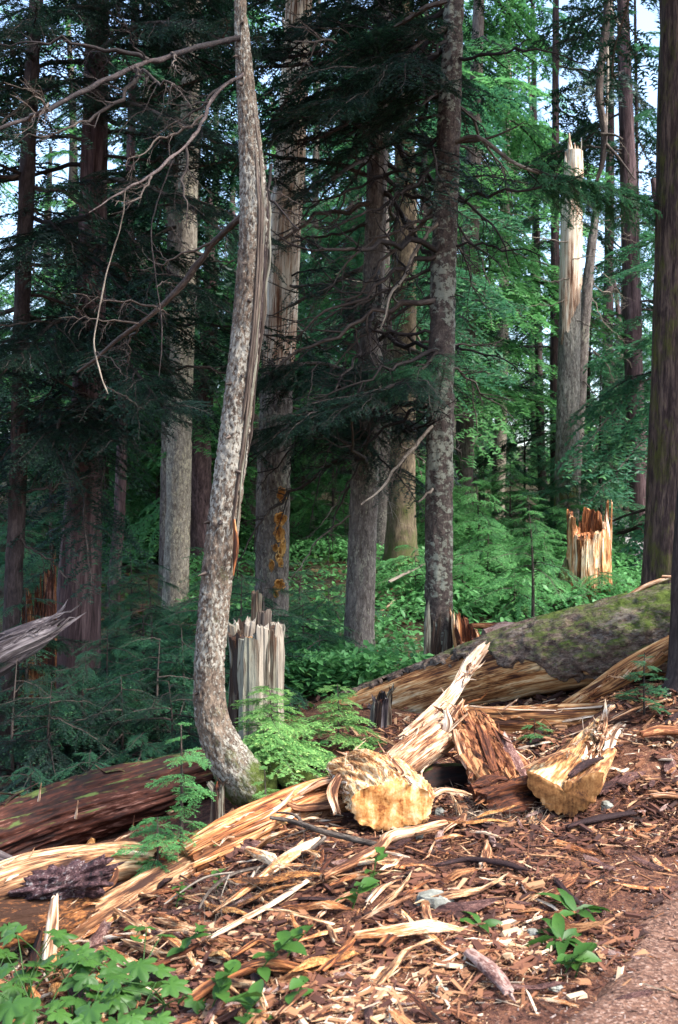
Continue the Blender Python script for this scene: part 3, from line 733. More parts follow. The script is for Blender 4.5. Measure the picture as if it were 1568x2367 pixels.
bough(r6, T6, [(1020, 800, 8.9), (980, 850, 8.6), (930, 880, 8.4)], .02, 12, .4, .7, 'mid', 'mid', 6)
T4, r4 = add('conifer_tree', 'grey brown trunk between the woodpecker trunk and the scaly one, its crown dark', [(829, 1560, 36), (832, 1400, 33), (840, 1200, 32), (848, 1000, 31), (860, 750, 26), (868, 550, 24), (876, 250, 22), (884, 0, 19)], 10.0, BK_GREY, 13, plates(.008, 9, 6, 14), 36, 260, flare=.2)
add_dead(r4, T4, 34, 1.9, 6.0, 1.0, 2.0, DEADM, None, (-45, 0), 4)
add_dead(r4, T4, 5, 1.3, 3.0, .7, 1.3, DEADP, (190, 350), (-50, -10), 5)
add_branches(r4, T4, 26, 4.4, 9.5, 1.3, 2.4, 'mid', 'dark', None, (-22, 8), 6, False)
add_branches(r4, T4, 8, 2.0, 3.6, .9, 1.5, 'mid', 'dark', (170, 380), (-28, -5), 7, False)

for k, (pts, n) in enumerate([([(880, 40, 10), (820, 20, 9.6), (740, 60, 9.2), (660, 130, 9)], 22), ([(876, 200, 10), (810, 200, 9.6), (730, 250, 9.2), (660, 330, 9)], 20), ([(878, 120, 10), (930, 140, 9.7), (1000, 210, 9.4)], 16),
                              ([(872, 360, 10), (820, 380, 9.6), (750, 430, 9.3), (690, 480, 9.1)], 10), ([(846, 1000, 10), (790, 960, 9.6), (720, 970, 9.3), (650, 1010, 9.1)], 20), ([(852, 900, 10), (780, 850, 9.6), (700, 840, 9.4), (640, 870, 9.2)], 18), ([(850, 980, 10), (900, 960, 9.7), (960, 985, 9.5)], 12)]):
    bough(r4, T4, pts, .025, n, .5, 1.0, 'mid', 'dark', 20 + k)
T5, r5 = add('conifer_tree', 'tall trunk with a broad mossy flared base on the green slope', [(928, 1345, 44), (928, 1280, 37), (929, 1150, 31), (934, 900, 26), (938, 500, 25), (934, 200, 22), (932, 0, 20)], 14.0, BK_MOSSY, 15, plates(.012, 3, 6, 8), 36, 200, flare=.45, fh=.3)
add_branches(r5, T5, 18, 3.4, 11, 1.5, 2.4, 'far', 'mid', None, (-25, 5), 8, False)
add_dead(r5, T5, 8, 2.5, 6.5, .8, 1.6, DEADP, None, (-40, 0), 9)

# woodpecker trunk
T3p = [(627, 1395, 39), (630, 1250, 38), (633, 1100, 38), (640, 900, 37), (650, 700, 35), (660, 500, 33), (670, 400, 31), (688, 80, 27), (692, 0, 26)]
HOLES = [(653, 1145, 10, 16), (651, 1200, 13, 13), (649, 1232, 12, 17), (639, 1265, 6, 9), (652, 1270, 6, 14), (657, 1263, 5, 16), (646, 1288, 6, 8), (631, 1305, 6, 12), (651, 1298, 6, 10), (648, 1350, 12, 11), (641, 1372, 6, 7)]
_t3 = Trunk(T3p, 10.6, 8.0); _L3 = np.linalg.norm(np.diff(catmull(_t3.p, 150), axis=0), axis=1).sum(); HP = []
for x, y, w, h in HOLES:
    z_ = P(x, y, 10.6)[2]; p0, rt_ = _t3.at(z_); off = max(-.9, min(.93, (P(x, y, 10.6)[0] - p0[0]) / rt_)); th_ = math.asin(off)
    HP.append((th_, z_, w / F_PX * 10.6 / max(.45, math.cos(th_)) * .9 / rt_, h / F_PX * 10.6))
def hole_keep(th, f):
    k = np.ones(th.shape, bool); w_ = ((th + PI) % (2 * PI)) - PI; z_ = _t3.p[0][2] + f * _L3
    for t_, zz_, rw_, rh_ in HP: k &= ((w_ - t_) / rw_) ** 2 + ((z_ - zz_) / rh_) ** 2 > .8
    return k
T3, r3 = add('snag_tree', 'standing dead trunk with orange woodpecker holes and bark stripped pale higher up', T3p, 10.6, BK_GREY, 8.0, plates(.010, 12, 6, 12), 110, 640, flare=.1, keep=hole_keep)
mb = MB()
zl, zh = P(0, 960, 10.6)[2], P(0, -250, 10.6)[2]
zz = np.linspace(zl, zh, 14); pp = [T3.at(z)[0] for z in zz]; rr = [T3.at(z)[1] * 1.0 for z in zz]
def t3keep(th, f):
    y = f; w = np.abs(((th + PI) % (2 * PI)) - PI)
    edge = 1.15 + 1.4 * sstep(.05, .35, f) + .35 * noise(np.cos(th) * 3, np.sin(th) * 3, f * 30)
    return (w < edge) & (f > .05 + .10 * (noise(th * 4, 1, 2) * .5 + .5))
sweep(mb, pp, np.array(rr) + .016, 72, 260, rough=fibre(.007, 9, 1.5, 3), keep=t3keep)
part('stripped_wood', mb.mesh('stripped_wood', PEELWOOD, T3.base), r3, label='pale stripped wood where the bark fell away')
HOLE = wood('woodpecker_hole_wood', [(0, (.16, .06, .015)), (.5, (.5, .24, .06)), (1, (.68, .42, .15))], k=30, an=.2)
HOLEDARK = wood('hole_shadow_wood', [(0, (.03, .012, .006)), (1, (.14, .06, .025))], k=30, an=.2)
for k, (x, y, w, h) in enumerate(HOLES):
    p0, rtr = T3.at(P(x, y, 10.6)[2]); off = (P(x, y, 10.6)[0] - p0[0]) / rtr; off = max(-.9, min(.93, off))
    th_ = math.asin(off); nrm = np.array([math.sin(th_), -math.cos(th_), 0])
    c0 = p0 + nrm * (rtr + .006); c0[2] = P(0, y, 10.6)[2]
    tx = np.array([math.cos(th_), math.sin(th_), 0]); sg = 20
    g = np.random.default_rng(k); ang = np.arange(sg) * 2 * PI / sg
    rw = w / F_PX * 10.6 / max(.45, math.cos(th_)) * .9; rh = h / F_PX * 10.6
    jj = 1 + .16 * g.normal(0, 1, sg)
    rings_ = []
    for f, d_ in ((1.22, -.012), (1.05, .006), (.92, -.03), (.7, -.075), (.3, -.10)):
        rings_.append(c0 + tx * (np.cos(ang) * jj * rw * f)[:, None] + np.array([0, 0, 1]) * (np.sin(ang) * jj * rh * f)[:, None] + nrm * d_)
    # the bowl keeps clear of the bark behind it
    VV = np.vstack(rings_ + [(c0 - nrm * .085)[None]])
    ix = np.arange(sg); jx = (ix + 1) % sg
    QQ = np.vstack([np.stack([ix + q * sg, jx + q * sg, jx + (q + 1) * sg, ix + (q + 1) * sg], -1) for q in range(4)])
    TT = np.stack([ix + 4 * sg, jx + 4 * sg, np.full(sg, 5 * sg)], -1)
    mb = MB(); mb.add(VV, QQ, TT, m=0); part('woodpecker_hole', mb.mesh('woodpecker_hole', [HOLE], T3.base), r3)
add_branches(r3, T3, 5, 2.5, 4.6, .9, 1.5, 'mid', 'dark', (-60, 60), (-25, 0), 11, False)

T2, r2 = add('conifer_tree', 'pale tan trunk lit from the right on the left slope', [(408, 1330, 29), (412, 1200, 28), (418, 900, 28), (428, 650, 25), (436, 400, 22), (446, 0, 18)], 13.0, BK_PALE, 14, plates(.010, 15, 7, 9), 36, 200, flare=.1)
add_branches(r2, T2, 24, 4.2, 12, 1.4, 2.4, 'far', 'dark', None, (-25, 5), 12, False)
T2b, r2b = add('conifer_tree', 'darker slim trunk tight behind the pale tan trunk', [(386, 1320, 18), (392, 1000, 18), (402, 600, 16), (412, 0, 12)], 14.2, BK_GREY, 14, plates(.008, 16, 6, 9), 24, 120, flare=.1)
add_branches(r2b, T2b, 16, 4.0, 12, 1.2, 2.2, 'far', 'mid', None, (-25, 5), 13, False)
T14, r14 = add('conifer_tree', 'wide furrowed purple brown trunk on the shaded left slope', [(176, 1520, 54), (186, 1300, 47), (200, 1030, 38), (212, 600, 31), (222, 200, 27), (228, 0, 25)], 9.5, BK_FURROW, 12, fibre(.014, 4, .8, 5), 48, 220, flare=.2, fh=.5)
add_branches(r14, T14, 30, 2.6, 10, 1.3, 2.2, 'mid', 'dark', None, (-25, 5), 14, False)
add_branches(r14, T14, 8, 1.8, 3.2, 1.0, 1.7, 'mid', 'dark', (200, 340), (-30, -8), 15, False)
add_dead(r14, T14, 8, 2.0, 5.0, .8, 1.6, DEADM, None, (-40, 0), 16)
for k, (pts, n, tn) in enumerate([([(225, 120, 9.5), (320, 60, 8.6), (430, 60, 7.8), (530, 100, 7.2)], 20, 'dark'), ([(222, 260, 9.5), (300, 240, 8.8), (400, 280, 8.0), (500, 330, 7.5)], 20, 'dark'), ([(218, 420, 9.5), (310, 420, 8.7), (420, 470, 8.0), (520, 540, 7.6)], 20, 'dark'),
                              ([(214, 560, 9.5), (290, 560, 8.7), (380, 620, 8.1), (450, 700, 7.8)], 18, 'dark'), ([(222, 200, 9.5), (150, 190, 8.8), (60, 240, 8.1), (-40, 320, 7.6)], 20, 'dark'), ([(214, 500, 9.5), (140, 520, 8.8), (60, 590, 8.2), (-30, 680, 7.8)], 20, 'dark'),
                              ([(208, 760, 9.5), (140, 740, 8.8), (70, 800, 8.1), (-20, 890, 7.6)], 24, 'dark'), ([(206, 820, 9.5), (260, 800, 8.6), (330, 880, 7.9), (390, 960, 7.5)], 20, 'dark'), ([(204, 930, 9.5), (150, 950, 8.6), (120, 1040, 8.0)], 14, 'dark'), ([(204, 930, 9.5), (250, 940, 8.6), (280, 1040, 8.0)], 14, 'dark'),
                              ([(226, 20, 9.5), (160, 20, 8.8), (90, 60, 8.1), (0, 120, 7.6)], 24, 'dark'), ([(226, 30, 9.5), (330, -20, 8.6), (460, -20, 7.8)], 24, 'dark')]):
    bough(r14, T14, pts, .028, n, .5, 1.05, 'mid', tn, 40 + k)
T15, r15 = add('conifer_tree', 'slender dark trunk at the far left edge of the picture', [(26, 1480, 20), (42, 1100, 19), (52, 700, 18), (68, 300, 17), (84, 0, 15)], 8.6, BK_DARK, 11, plates(.008, 18, 6, 9), 28, 160, flare=.15)
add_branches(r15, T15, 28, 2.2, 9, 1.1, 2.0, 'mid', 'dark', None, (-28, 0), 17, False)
add_dead(r15, T15, 8, 1.2, 4.5, .7, 1.4, DEADM, None, (-30, 20), 18)

T7, r7 = add('conifer_tree', 'straight reddish trunk right of the scaly trunk with drooping fresh green branches', [(1071, 1228, 23), (1074, 1050, 21), (1080, 800, 20), (1092, 450, 18), (1104, 100, 14), (1107, 0, 12)], 19.0, BK_RED, 16, plates(.010, 21, 6, 7), 28, 140, flare=.2)
add_branches(r7, T7, 30, 3.4, 12, 1.8, 2.8, 'far', 'fresh', (-110, 80), (-25, 0), 19, False)
add_dead(r7, T7, 6, 2.5, 8, .8, 1.6, DEADP, None, (-30, 10), 20)
T8, r8 = add('conifer_tree', 'thin grey trunk standing alone over the green slope', [(1151, 1172, 15), (1157, 1000, 14), (1163, 800, 13), (1168, 500, 11)], 23.0, BK_PALE, 15, plates(.008, 22, 6, 6), 20, 90, flare=.3, fh=.3)
add_branches(r8, T8, 28, 3.8, 11, 1.6, 2.5, 'far', 'fresh', None, (-25, 0), 21, False)

# pale broken snag and its twin
sn = [(1311, 1085, 27), (1314, 900, 25), (1318, 700, 24), (1322, 500, 22), (1326, 400, 20), (1327, 345, 17)]
T9 = Trunk(sn, 16.0); r9 = thing('snag_tree', 'broken snag with bleached barkless patches and a jagged top', 'tree', T9.base)
mb = MB(); LtT = np.linalg.norm(np.diff(catmull(T9.p, 150), axis=0), axis=1).sum()
sweep(mb, T9.p, T9.r, 40, 200, s1=jag(4, .55, 2.5, LtT - .1, 3), rough=plates(.010, 23, 6, 7), dep=(0, .25), prof=lambda th, f: 1 + .12 * np.exp(-f * 12))
part('trunk', mb.mesh('trunk', BK_SNAG, T9.base), r9)
mb = MB(); zz = np.linspace(P(0, 800, 16)[2], P(0, 350, 16)[2], 10)
def t9keep(th, f):
    w = ((th + .35 + PI) % (2 * PI)) - PI
    n_ = noise(np.cos(th) * 2.5, np.sin(th) * 2.5, f * 9)
    return (np.abs(w) < .25 + 1.7 * sstep(.02, .5, f) + .5 * n_)
sweep(mb, [T9.at(z)[0] for z in zz], np.array([T9.at(z)[1] for z in zz]) + .014, 64, 150, rough=fibre(.008, 8, 1.2, 8), keep=t9keep)
part('stripped_wood', mb.mesh('stripped_wood', SNAGWOOD, T9.base), r9)
for k, (x, yb, yt, w) in enumerate([(1318, 400, 308, 7), (1338, 390, 338, 6), (1309, 390, 350, 5), (1330, 395, 330, 4)]):
    mb = MB(); sweep(mb, [P(x + 1, yb, 15.95), P(x, (yb + yt) / 2, 15.95), P(x - 2, yt, 15.96)], np.array([w, w * .8, w * .15]) / F_PX * 16, 8, 16, rough=fibre(.01, 2, 4, k))
    part('shard', mb.mesh('shard', SNAGWOOD, T9.base), r9)
for k in range(5):
    part('dead_limb', DEADP[k % 4], r9, P(1318, 560 + k * 45, 15.85) - T9.base, (k, rad(-5 + 8 * k), rad([200, 330, 210, 170, 350][k])), .8)
T10, r10 = add('dead_tree', 'grey dead leaning trunk twinned with the bleached snag, hung with broken twigs', [(1326, 1085, 18, 16.5), (1336, 920, 18, 16.5), (1350, 760, 13, 16.5), (1362, 620, 11, 16.5), (1378, 490, 8, 16.5), (1385, 430, 4, 16.5)], 16.5, BK_GREY, None, plates(.010, 24, 6, 7), 24, 120)
add_dead(r10, T10, 12, 2.6, 6.0, .5, 1.1, DEADP, (-60, 60), (-70, -10), 22)
rp = thing('dead_limb', 'long pale dead limb hanging down among the treetops at right', 'branch', P(1405, 0, 13))
mb = MB(); sweep(mb, [P(1380, 418, 13), P(1393, 370, 13), P(1397, 300, 13), P(1385, 215, 13), P(1396, 100, 13), P(1406, 0, 13), P(1412, -220, 13), P(1425, -600, 13)], np.array([3, 6, 7.5, 9.5, 9.5, 10, 10, 7]) / F_PX * 13, 16, 150, rough=fibre(.006, 2, 5))
part('stem', mb.mesh('stem', DEADTWIG, rp.location), rp)
mb = MB(); sweep(mb, [P(1402, 290, 13), P(1405, 180, 13), P(1403, 60, 13), P(1410, -40, 13)], np.array([2.5, 3.5, 3.5, 3]) / F_PX * 13, 8, 60, rough=fibre(.004, 2, 5, 2)); part('side_twig', mb.mesh('side_twig', DEADTWIG, rp.location), rp)
for a_, b_, c_ in [((1398, 330), (1430, 365), (1468, 415)), ((1390, 310), (1420, 312), (1440, 322)), ((1404, 10), (1430, 55), (1450, 75))]:
    mb = MB(); sweep(mb, [P(*a_, 13), P(*b_, 12.9), P(*c_, 12.8)], np.array([4, 3, 1.5]) / F_PX * 13, 7, 24, rough=fibre(.003, 2, 5)); part('side_twig', mb.mesh('side_twig', DEADTWIG, rp.location), rp)

T11, r11 = add('conifer_tree', 'tall purplish trunk against the bright sky at upper right', [(1478, 1150, 22), (1466, 880, 21), (1458, 600, 20), (1452, 400, 18), (1444, 150, 15), (1440, 0, 13)], 18.0, BK_FURROW, 16, plates(.012, 25, 6, 6), 28, 140, flare=.2)
add_branches(r11, T11, 20, 5.0, 14, 1.4, 2.3, 'far', 'dark', None, (-25, 10), 23, False)
add_dead(r11, T11, 10, 3, 8, .7, 1.5, DEADP, None, (-30, 20), 24)
T12, r12 = add('conifer_tree', 'massive furrowed mossy trunk at the right edge behind the log', [(1572, 1480, 92), (1575, 1340, 86), (1585, 1000, 82), (1595, 500, 77), (1603, 0, 72)], 8.5, BK_RIGHT, 17, fibre(.016, 4.5, 1.4, 9), 72, 320, flare=.15, fh=.4)
add_branches(r12, T12, 16, 6.5, 12, 2.0, 3.0, 'mid', 'dark', None, (-20, 5), 25, False)  # unseen crown above the frame, added to shade the forest at left
T13, r13 = add('conifer_tree', 'black shaded trunk with spreading root at the right edge in front of the log', [(1650, 1625, 98), (1648, 1560, 90), (1645, 1400, 88), (1660, 1000, 82), (1690, 400, 74), (1700, 0, 70)], 6.5, BK_DARK, 14, fibre(.014, 4.5, 1.4, 11), 60, 220, flare=.4, fh=.22)
add_branches(r13, T13, 28, 5.8, 13, 2.2, 3.4, 'mid', 'dark', None, (-15, 5), 26, False)  # high crown out of view, likewise added for its shade on the left

thin = [('narrow dark trunk deep among the shadows right of the reddish trunk', [(1114, 1140, 7), (1110, 900, 6), (1106, 500, 5)], 27, BK_DARK, 'mid'),
        ('slim grey trunk left of the bleached snag, deep in shade', [(1254, 1105, 10), (1247, 900, 9), (1240, 500, 7)], 24, BK_DARK, 'mid'),
        ('dim purple trunk touching the left side of the bleached snag', [(1284, 1085, 12), (1283, 800, 11), (1284, 400, 9)], 20, BK_FURROW, 'dark'),
        ('straight shaded trunk between the dead twin and the purplish trunk', [(1404, 1100, 13), (1404, 850, 12), (1408, 600, 11), (1412, 200, 8)], 25, BK_FURROW, 'dark'),
        ('thin brown trunk half hidden by the tan trunk', [(447, 1260, 9), (449, 1000, 8), (455, 600, 7)], 17, BK_DARK, 'mid'),
        ('pale distant trunk seen left of the tan trunk', [(300, 1250, 13), (312, 1000, 13), (322, 800, 12), (330, 500, 10)], 19, BK_PALE, 'mid'),
        ('short looking dark trunk in the shade beyond the furrowed trunk', [(268, 1300, 14), (278, 1150, 13), (292, 700, 11)], 14, BK_FURROW, 'dark'),
        ('slim trunk peeping out between the curved tree and the tan trunk', [(492, 1260, 9), (494, 950, 9), (498, 500, 7)], 21, BK_GREY, 'fresh'),
        ('far trunk with drooping boughs right of the woodpecker trunk', [(716, 1280, 10), (722, 900, 9), (730, 400, 8)], 22, BK_GREY, 'mid'),
        ('thin leaning trunk at the right beside the gravel path', [(1493, 1190, 7), (1482, 1120, 6), (1480, 900, 5), (1476, 600, 4)], 20, BK_DARK, 'mid'),
        ('leafy pole trunk behind the scaly trunk', [(968, 1240, 8), (972, 900, 8), (980, 400, 7)], 24, BK_DARK, 'fresh')]
for k, (lb, pts, Y, mat, tint) in enumerate(thin):
    tk, rt = add('conifer_tree', lb, pts, Y, mat, 15, plates(.008, 30 + k, 6, 6), 18, 80, flare=.2)
    add_branches(rt, tk, 26, 2.6, 13, 1.0, 2.1, 'far', tint, None, (-28, 5), 40 + k, False)

# ------------------------------------------------------------------ the forest wall behind
g = np.random.default_rng(31)
FT = []
for k in range(8):
    mb = MB(); hh = 16.0
    sweep(mb, [(0, 0, -.4), (g.normal(0, .1), g.normal(0, .1), 5), (g.normal(0, .15), g.normal(0, .15), 11), (g.normal(0, .2), 0, hh)], [.24, .2, .14, .05], 14, 60, rough=plates(.012, 50 + k, 6, 5))
    FT.append(mb.mesh('trunk', [BK_RED, BK_DARK, BK_GREY, BK_FURROW][k % 4]))
placed = []
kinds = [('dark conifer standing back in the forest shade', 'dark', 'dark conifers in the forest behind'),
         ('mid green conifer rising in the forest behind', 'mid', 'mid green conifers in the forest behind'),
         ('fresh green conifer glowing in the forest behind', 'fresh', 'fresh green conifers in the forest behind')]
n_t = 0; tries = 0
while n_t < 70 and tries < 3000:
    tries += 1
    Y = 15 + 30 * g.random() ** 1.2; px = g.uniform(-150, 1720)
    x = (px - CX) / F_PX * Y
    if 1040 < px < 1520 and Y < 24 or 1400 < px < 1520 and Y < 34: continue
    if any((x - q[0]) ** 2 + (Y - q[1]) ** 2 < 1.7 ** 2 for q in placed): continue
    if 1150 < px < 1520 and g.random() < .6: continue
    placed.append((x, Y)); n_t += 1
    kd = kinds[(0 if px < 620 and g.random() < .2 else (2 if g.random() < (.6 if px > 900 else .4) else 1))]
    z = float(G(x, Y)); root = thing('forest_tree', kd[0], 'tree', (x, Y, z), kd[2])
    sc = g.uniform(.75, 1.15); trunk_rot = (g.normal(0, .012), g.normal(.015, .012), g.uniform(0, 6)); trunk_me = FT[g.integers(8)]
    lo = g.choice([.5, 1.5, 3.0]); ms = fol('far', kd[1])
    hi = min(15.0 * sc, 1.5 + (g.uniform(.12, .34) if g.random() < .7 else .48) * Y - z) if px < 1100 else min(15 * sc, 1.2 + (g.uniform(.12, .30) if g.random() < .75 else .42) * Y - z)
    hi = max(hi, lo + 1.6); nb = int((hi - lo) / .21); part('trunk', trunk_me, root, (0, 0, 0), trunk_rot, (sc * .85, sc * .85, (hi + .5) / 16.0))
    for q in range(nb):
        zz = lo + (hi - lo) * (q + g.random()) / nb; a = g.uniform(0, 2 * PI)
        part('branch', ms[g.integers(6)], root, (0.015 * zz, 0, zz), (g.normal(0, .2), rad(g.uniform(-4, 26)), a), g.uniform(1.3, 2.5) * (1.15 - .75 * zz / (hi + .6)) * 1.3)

# ------------------------------------------------------------------ saplings
SAP = {}
def sapling(label, base, h, lod, tint, nb, lmin, lmax, group=None, lean=(0, 0), seed=0, name='hemlock_sapling', pitch=(-18, 12), bare=.12, az=None):
    g = np.random.default_rng(seed + 77); base = np.asarray(base, float)
    root = thing(name, label, 'sapling', base, group)
    top = np.array([lean[0], lean[1], h]); mid = top * .5 + g.normal(0, .02 * h, 3)
    mb = MB(); sweep(mb, [(0, 0, -.05), mid, top], [.012 * h + .003, .008 * h + .002, .002], 7, 20, rough=fibre(.001, 2, 8))
    part('stem', mb.mesh('stem', DARKTWIG), root); ms = fol(lod, tint)
    for q in range(nb):
        f = bare + (1 - bare) * (q + g.random()) / nb; a = (q * 2.4 + g.normal(0, .4)) if az is None else rad(g.uniform(*az))
        p = mid * (2 * f) if f < .5 else mid + (top - mid) * (2 * f - 1)
        part('branch', ms[g.integers(len(ms))], root, p, (g.normal(0, .15), -rad(g.uniform(*pitch)) - .5 * max(0, f - .75), a), g.uniform(lmin, lmax) * (1.15 - .85 * f))
    return root
g = np.random.default_rng(5)
# left slope: layered dark fans of young hemlock
lp = []
for px, py, Y in [(60, 1480, 8.5), (250, 1560, 8.2), (330, 1480, 8.8), (420, 1560, 8.0), (280, 1680, 7.2), (390, 1700, 7.0), (120, 1700, 7.0), (40, 1640, 7.2), (470, 1480, 8.4), (200, 1610, 7.6), (700, 1480, 9.8), (740, 1560, 9.4), (560, 1420, 9.6), (340, 1380, 10.5), (480, 1340, 11.5), (700, 1370, 12.0), (300, 1320, 12), (250, 1400, 10.8), (760, 1420, 11.3), (120, 1330, 11.5), (550, 1330, 13.0), (60, 1250, 12.8), (610, 1460, 8.6), (370, 1590, 7.6)]:
    lp.append((px, py, Y))
for k, (px, py, Y) in enumerate(lp):
    p = P(px, py, Y); gz = float(G(p[0], Y)); h = max(.5, p[2] - gz + .35)
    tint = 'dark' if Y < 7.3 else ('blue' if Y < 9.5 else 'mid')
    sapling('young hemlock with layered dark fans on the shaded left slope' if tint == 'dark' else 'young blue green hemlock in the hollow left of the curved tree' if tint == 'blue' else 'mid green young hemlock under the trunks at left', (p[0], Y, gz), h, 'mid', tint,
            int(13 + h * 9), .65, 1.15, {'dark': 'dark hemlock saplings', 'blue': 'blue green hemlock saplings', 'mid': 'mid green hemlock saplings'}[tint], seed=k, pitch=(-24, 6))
# green ones in the middle and right distance
for k, (px, py, Y, h, tint) in enumerate([(1100, 1300, 15, 1.3, 'fresh'), (1180, 1290, 17, 1.4, 'fresh'), (1290, 1180, 17.5, 2.2, 'mid'), (1210, 1210, 20, 2.4, 'mid'), (1390, 1180, 17, 3.0, 'mid'), (1370, 1120, 19, 4.2, 'mid'), (1445, 1130, 25, 4.0, 'mid'), (1090, 1180, 21, 2.2, 'fresh'), (1000, 1330, 16, 1.3, 'fresh'), (890, 1250, 19, 2.0, 'mid'), (770, 1290, 16.5, 2.2, 'fresh'), (500, 1280, 17.5, 2.4, 'fresh'), (360, 1180, 17, 3.0, 'fresh'), (120, 1180, 15, 3.0, 'mid'), (1310, 1230, 15.5, 1.4, 'mid'), (1130, 1330, 13.5, .8, 'fresh'), (1070, 1360, 12.5, .6, 'fresh'), (1260, 1330, 13.8, .7, 'fresh'), (1385, 1345, 12.3, .55, 'fresh'), (1190, 1380, 12, .55, 'fresh'), (960, 1400, 12.4, .7, 'fresh'), (1310, 1290, 15, .9, 'fresh'), (1040, 1290, 17, 1.1, 'fresh'), (700, 1230, 18.5, 2.8, 'fresh'), (230, 1230, 16.5, 2.6, 'fresh')]):
    x = (px - CX) / F_PX * Y; gz = float(G(x, Y))
    sapling('young %s conifer in the understorey beyond the trunks' % ('fresh green' if tint == 'fresh' else 'mid green'), (x, Y, gz), h, 'far', tint, int(16 + 8 * h), .7, 1.2, 'understorey conifers, ' + tint, seed=100 + k)
x = (1232 - CX) / F_PX * 11.2
sapling('small hemlock on a bare thin stem above the green undergrowth', (x, 11.2, float(G(x, 11.2))), 1.5, 'mid', 'fresh', 30, .45, .85, lean=(-.05, 0), seed=300, bare=.42)
p = np.array([-.33, 6.02, float(G(-.33, 6.02))])
sapling('bright new green hemlock sapling before the grey splintered stump', (p[0] - .02, p[1], p[2] - .02), .58, 'near', 'bright', 36, .42, .6, seed=301, pitch=(-20, 4), lean=(-.04, 0), bare=.2)
p = hit(780, 1725)
sapling('low bright hemlock sapling under the left end of the mossy log', p, .4, 'near', 'bright', 20, .30, .42, seed=302, pitch=(-22, 4))
sapling('tiny hemlock seedling among chips below the bright sapling', hit(740, 1790), .2, 'near', 'fresh', 6, .16, .22, seed=303)
sapling('tiny hemlock seedling at the foot of the curved tree', hit(612, 1880), .22, 'near', 'bright', 7, .12, .18, seed=304)
pA = P(415, 1960, 5.0)
sapling('green fir sapling growing over the dark fallen log', (pA[0], 5.05, float(G(pA[0], 5.05))), .66, 'near', 'fresh', 17, .22, .36, seed=305, pitch=(-15, 10))
pA = P(365, 1990, 4.9)
sapling('low fir seedling between the dark log and the hollow log', (pA[0], 4.9, float(G(pA[0], 4.9))), .30, 'near', 'fresh', 10, .2, .3, seed=306)
for q_, (px, py, Y, h_, lb) in enumerate([(70, 1800, 6.3, .5, 'dark hemlock fan over the left end of the dark log'), (210, 1770, 6.6, .55, 'dark hemlock fan over the middle of the dark log'), (330, 1740, 6.8, .6, 'dark hemlock fan over the right part of the dark log'), (440, 1720, 6.9, .6, 'dark hemlock fan just left of the curved base')]):
    x_ = (px - CX) / F_PX * Y; gz = float(G(x_, Y)); sapling(lb, (x_, Y, gz), max(.4, P(px, py, Y)[2] - gz + .1), 'mid', 'blue', 16, .5, .8, seed=320 + q_, pitch=(-26, 2))
sapling('leafy little sapling before the black trunk at right', hit(1490, 1655), .36, 'near', 'mid', 18, .16, .24, seed=307)
sapling('small seedling beneath the flat red log', hit(1235, 1715), .14, 'near', 'fresh', 7, .12, .2, seed=308)

# ------------------------------------------------------------------ undergrowth on the slope behind the log
def leaf_scatter(name, n, region, hgt, size, mat, seed, kind='stuff'):
    g = np.random.default_rng(seed); x, y, dens = region(g, n)
    keep = g.random(len(x)) < dens; x, y = x[keep], y[keep]; m_ = len(x)
    z = G(x, y) + hgt * g.random(m_) ** .7
    a = g.uniform(0, 2 * PI, m_); tl = g.normal(0, .45, (m_, 2)); sz = size * g.uniform(.6, 1.4, m_)
    d = np.stack([np.cos(a), np.sin(a), tl[:, 0]], 1); s_ = np.stack([-np.sin(a), np.cos(a), tl[:, 1]], 1)
    c = np.stack([x, y, z], 1)
    k = [(-1, 0, 0), (-.2, .5, .1), (.35, .42, .06), (1, 0, -.12), (.35, -.42, .06), (-.2, -.5, .1)]
    V = np.stack([c + d * (u * sz)[:, None] + s_ * (v * sz)[:, None] + np.array([0, 0, 1]) * (w * sz)[:, None] for u, v, w in k], 1)
    b = np.arange(m_)[:, None] * 6
    Q = np.concatenate([b + np.array([[0, 1, 2, 3]]), b + np.array([[0, 3, 4, 5]])])
    mb = MB(); cc = g.random(m_); mb.add(V, Q, col=np.concatenate([cc, cc])); o = setting(name, mb.mesh(name, mat, smooth=False), kind); return o
def reg_slope(g, n):
    y = 8.6 + 9.5 * g.random(n) ** 1.3; x = g.uniform(-.15, .46, n) * y
    d = np.clip(.55 + .8 * fbm(x * .9, y * .9, 3.1, 2), .05, 1) * (1 - .95 * ((x > 3.9 + .13 * (y - 14)) & (y > 14.3)))
    return x, y, d
leaf_scatter('undergrowth', 75000, reg_slope, .34, .036, LF_UNDER, 3)
def reg_left(g, n):
    y = 6.5 + 9 * g.random(n); x = -g.uniform(.0, .42, n) * y
    return x, y, np.clip(.3 + .8 * fbm(x * 1.1, y * 1.1, 5.1, 2), 0, 1) * .6
leaf_scatter('ground_cover', 9000, reg_left, .2, .04, LF_PLANT, 4)

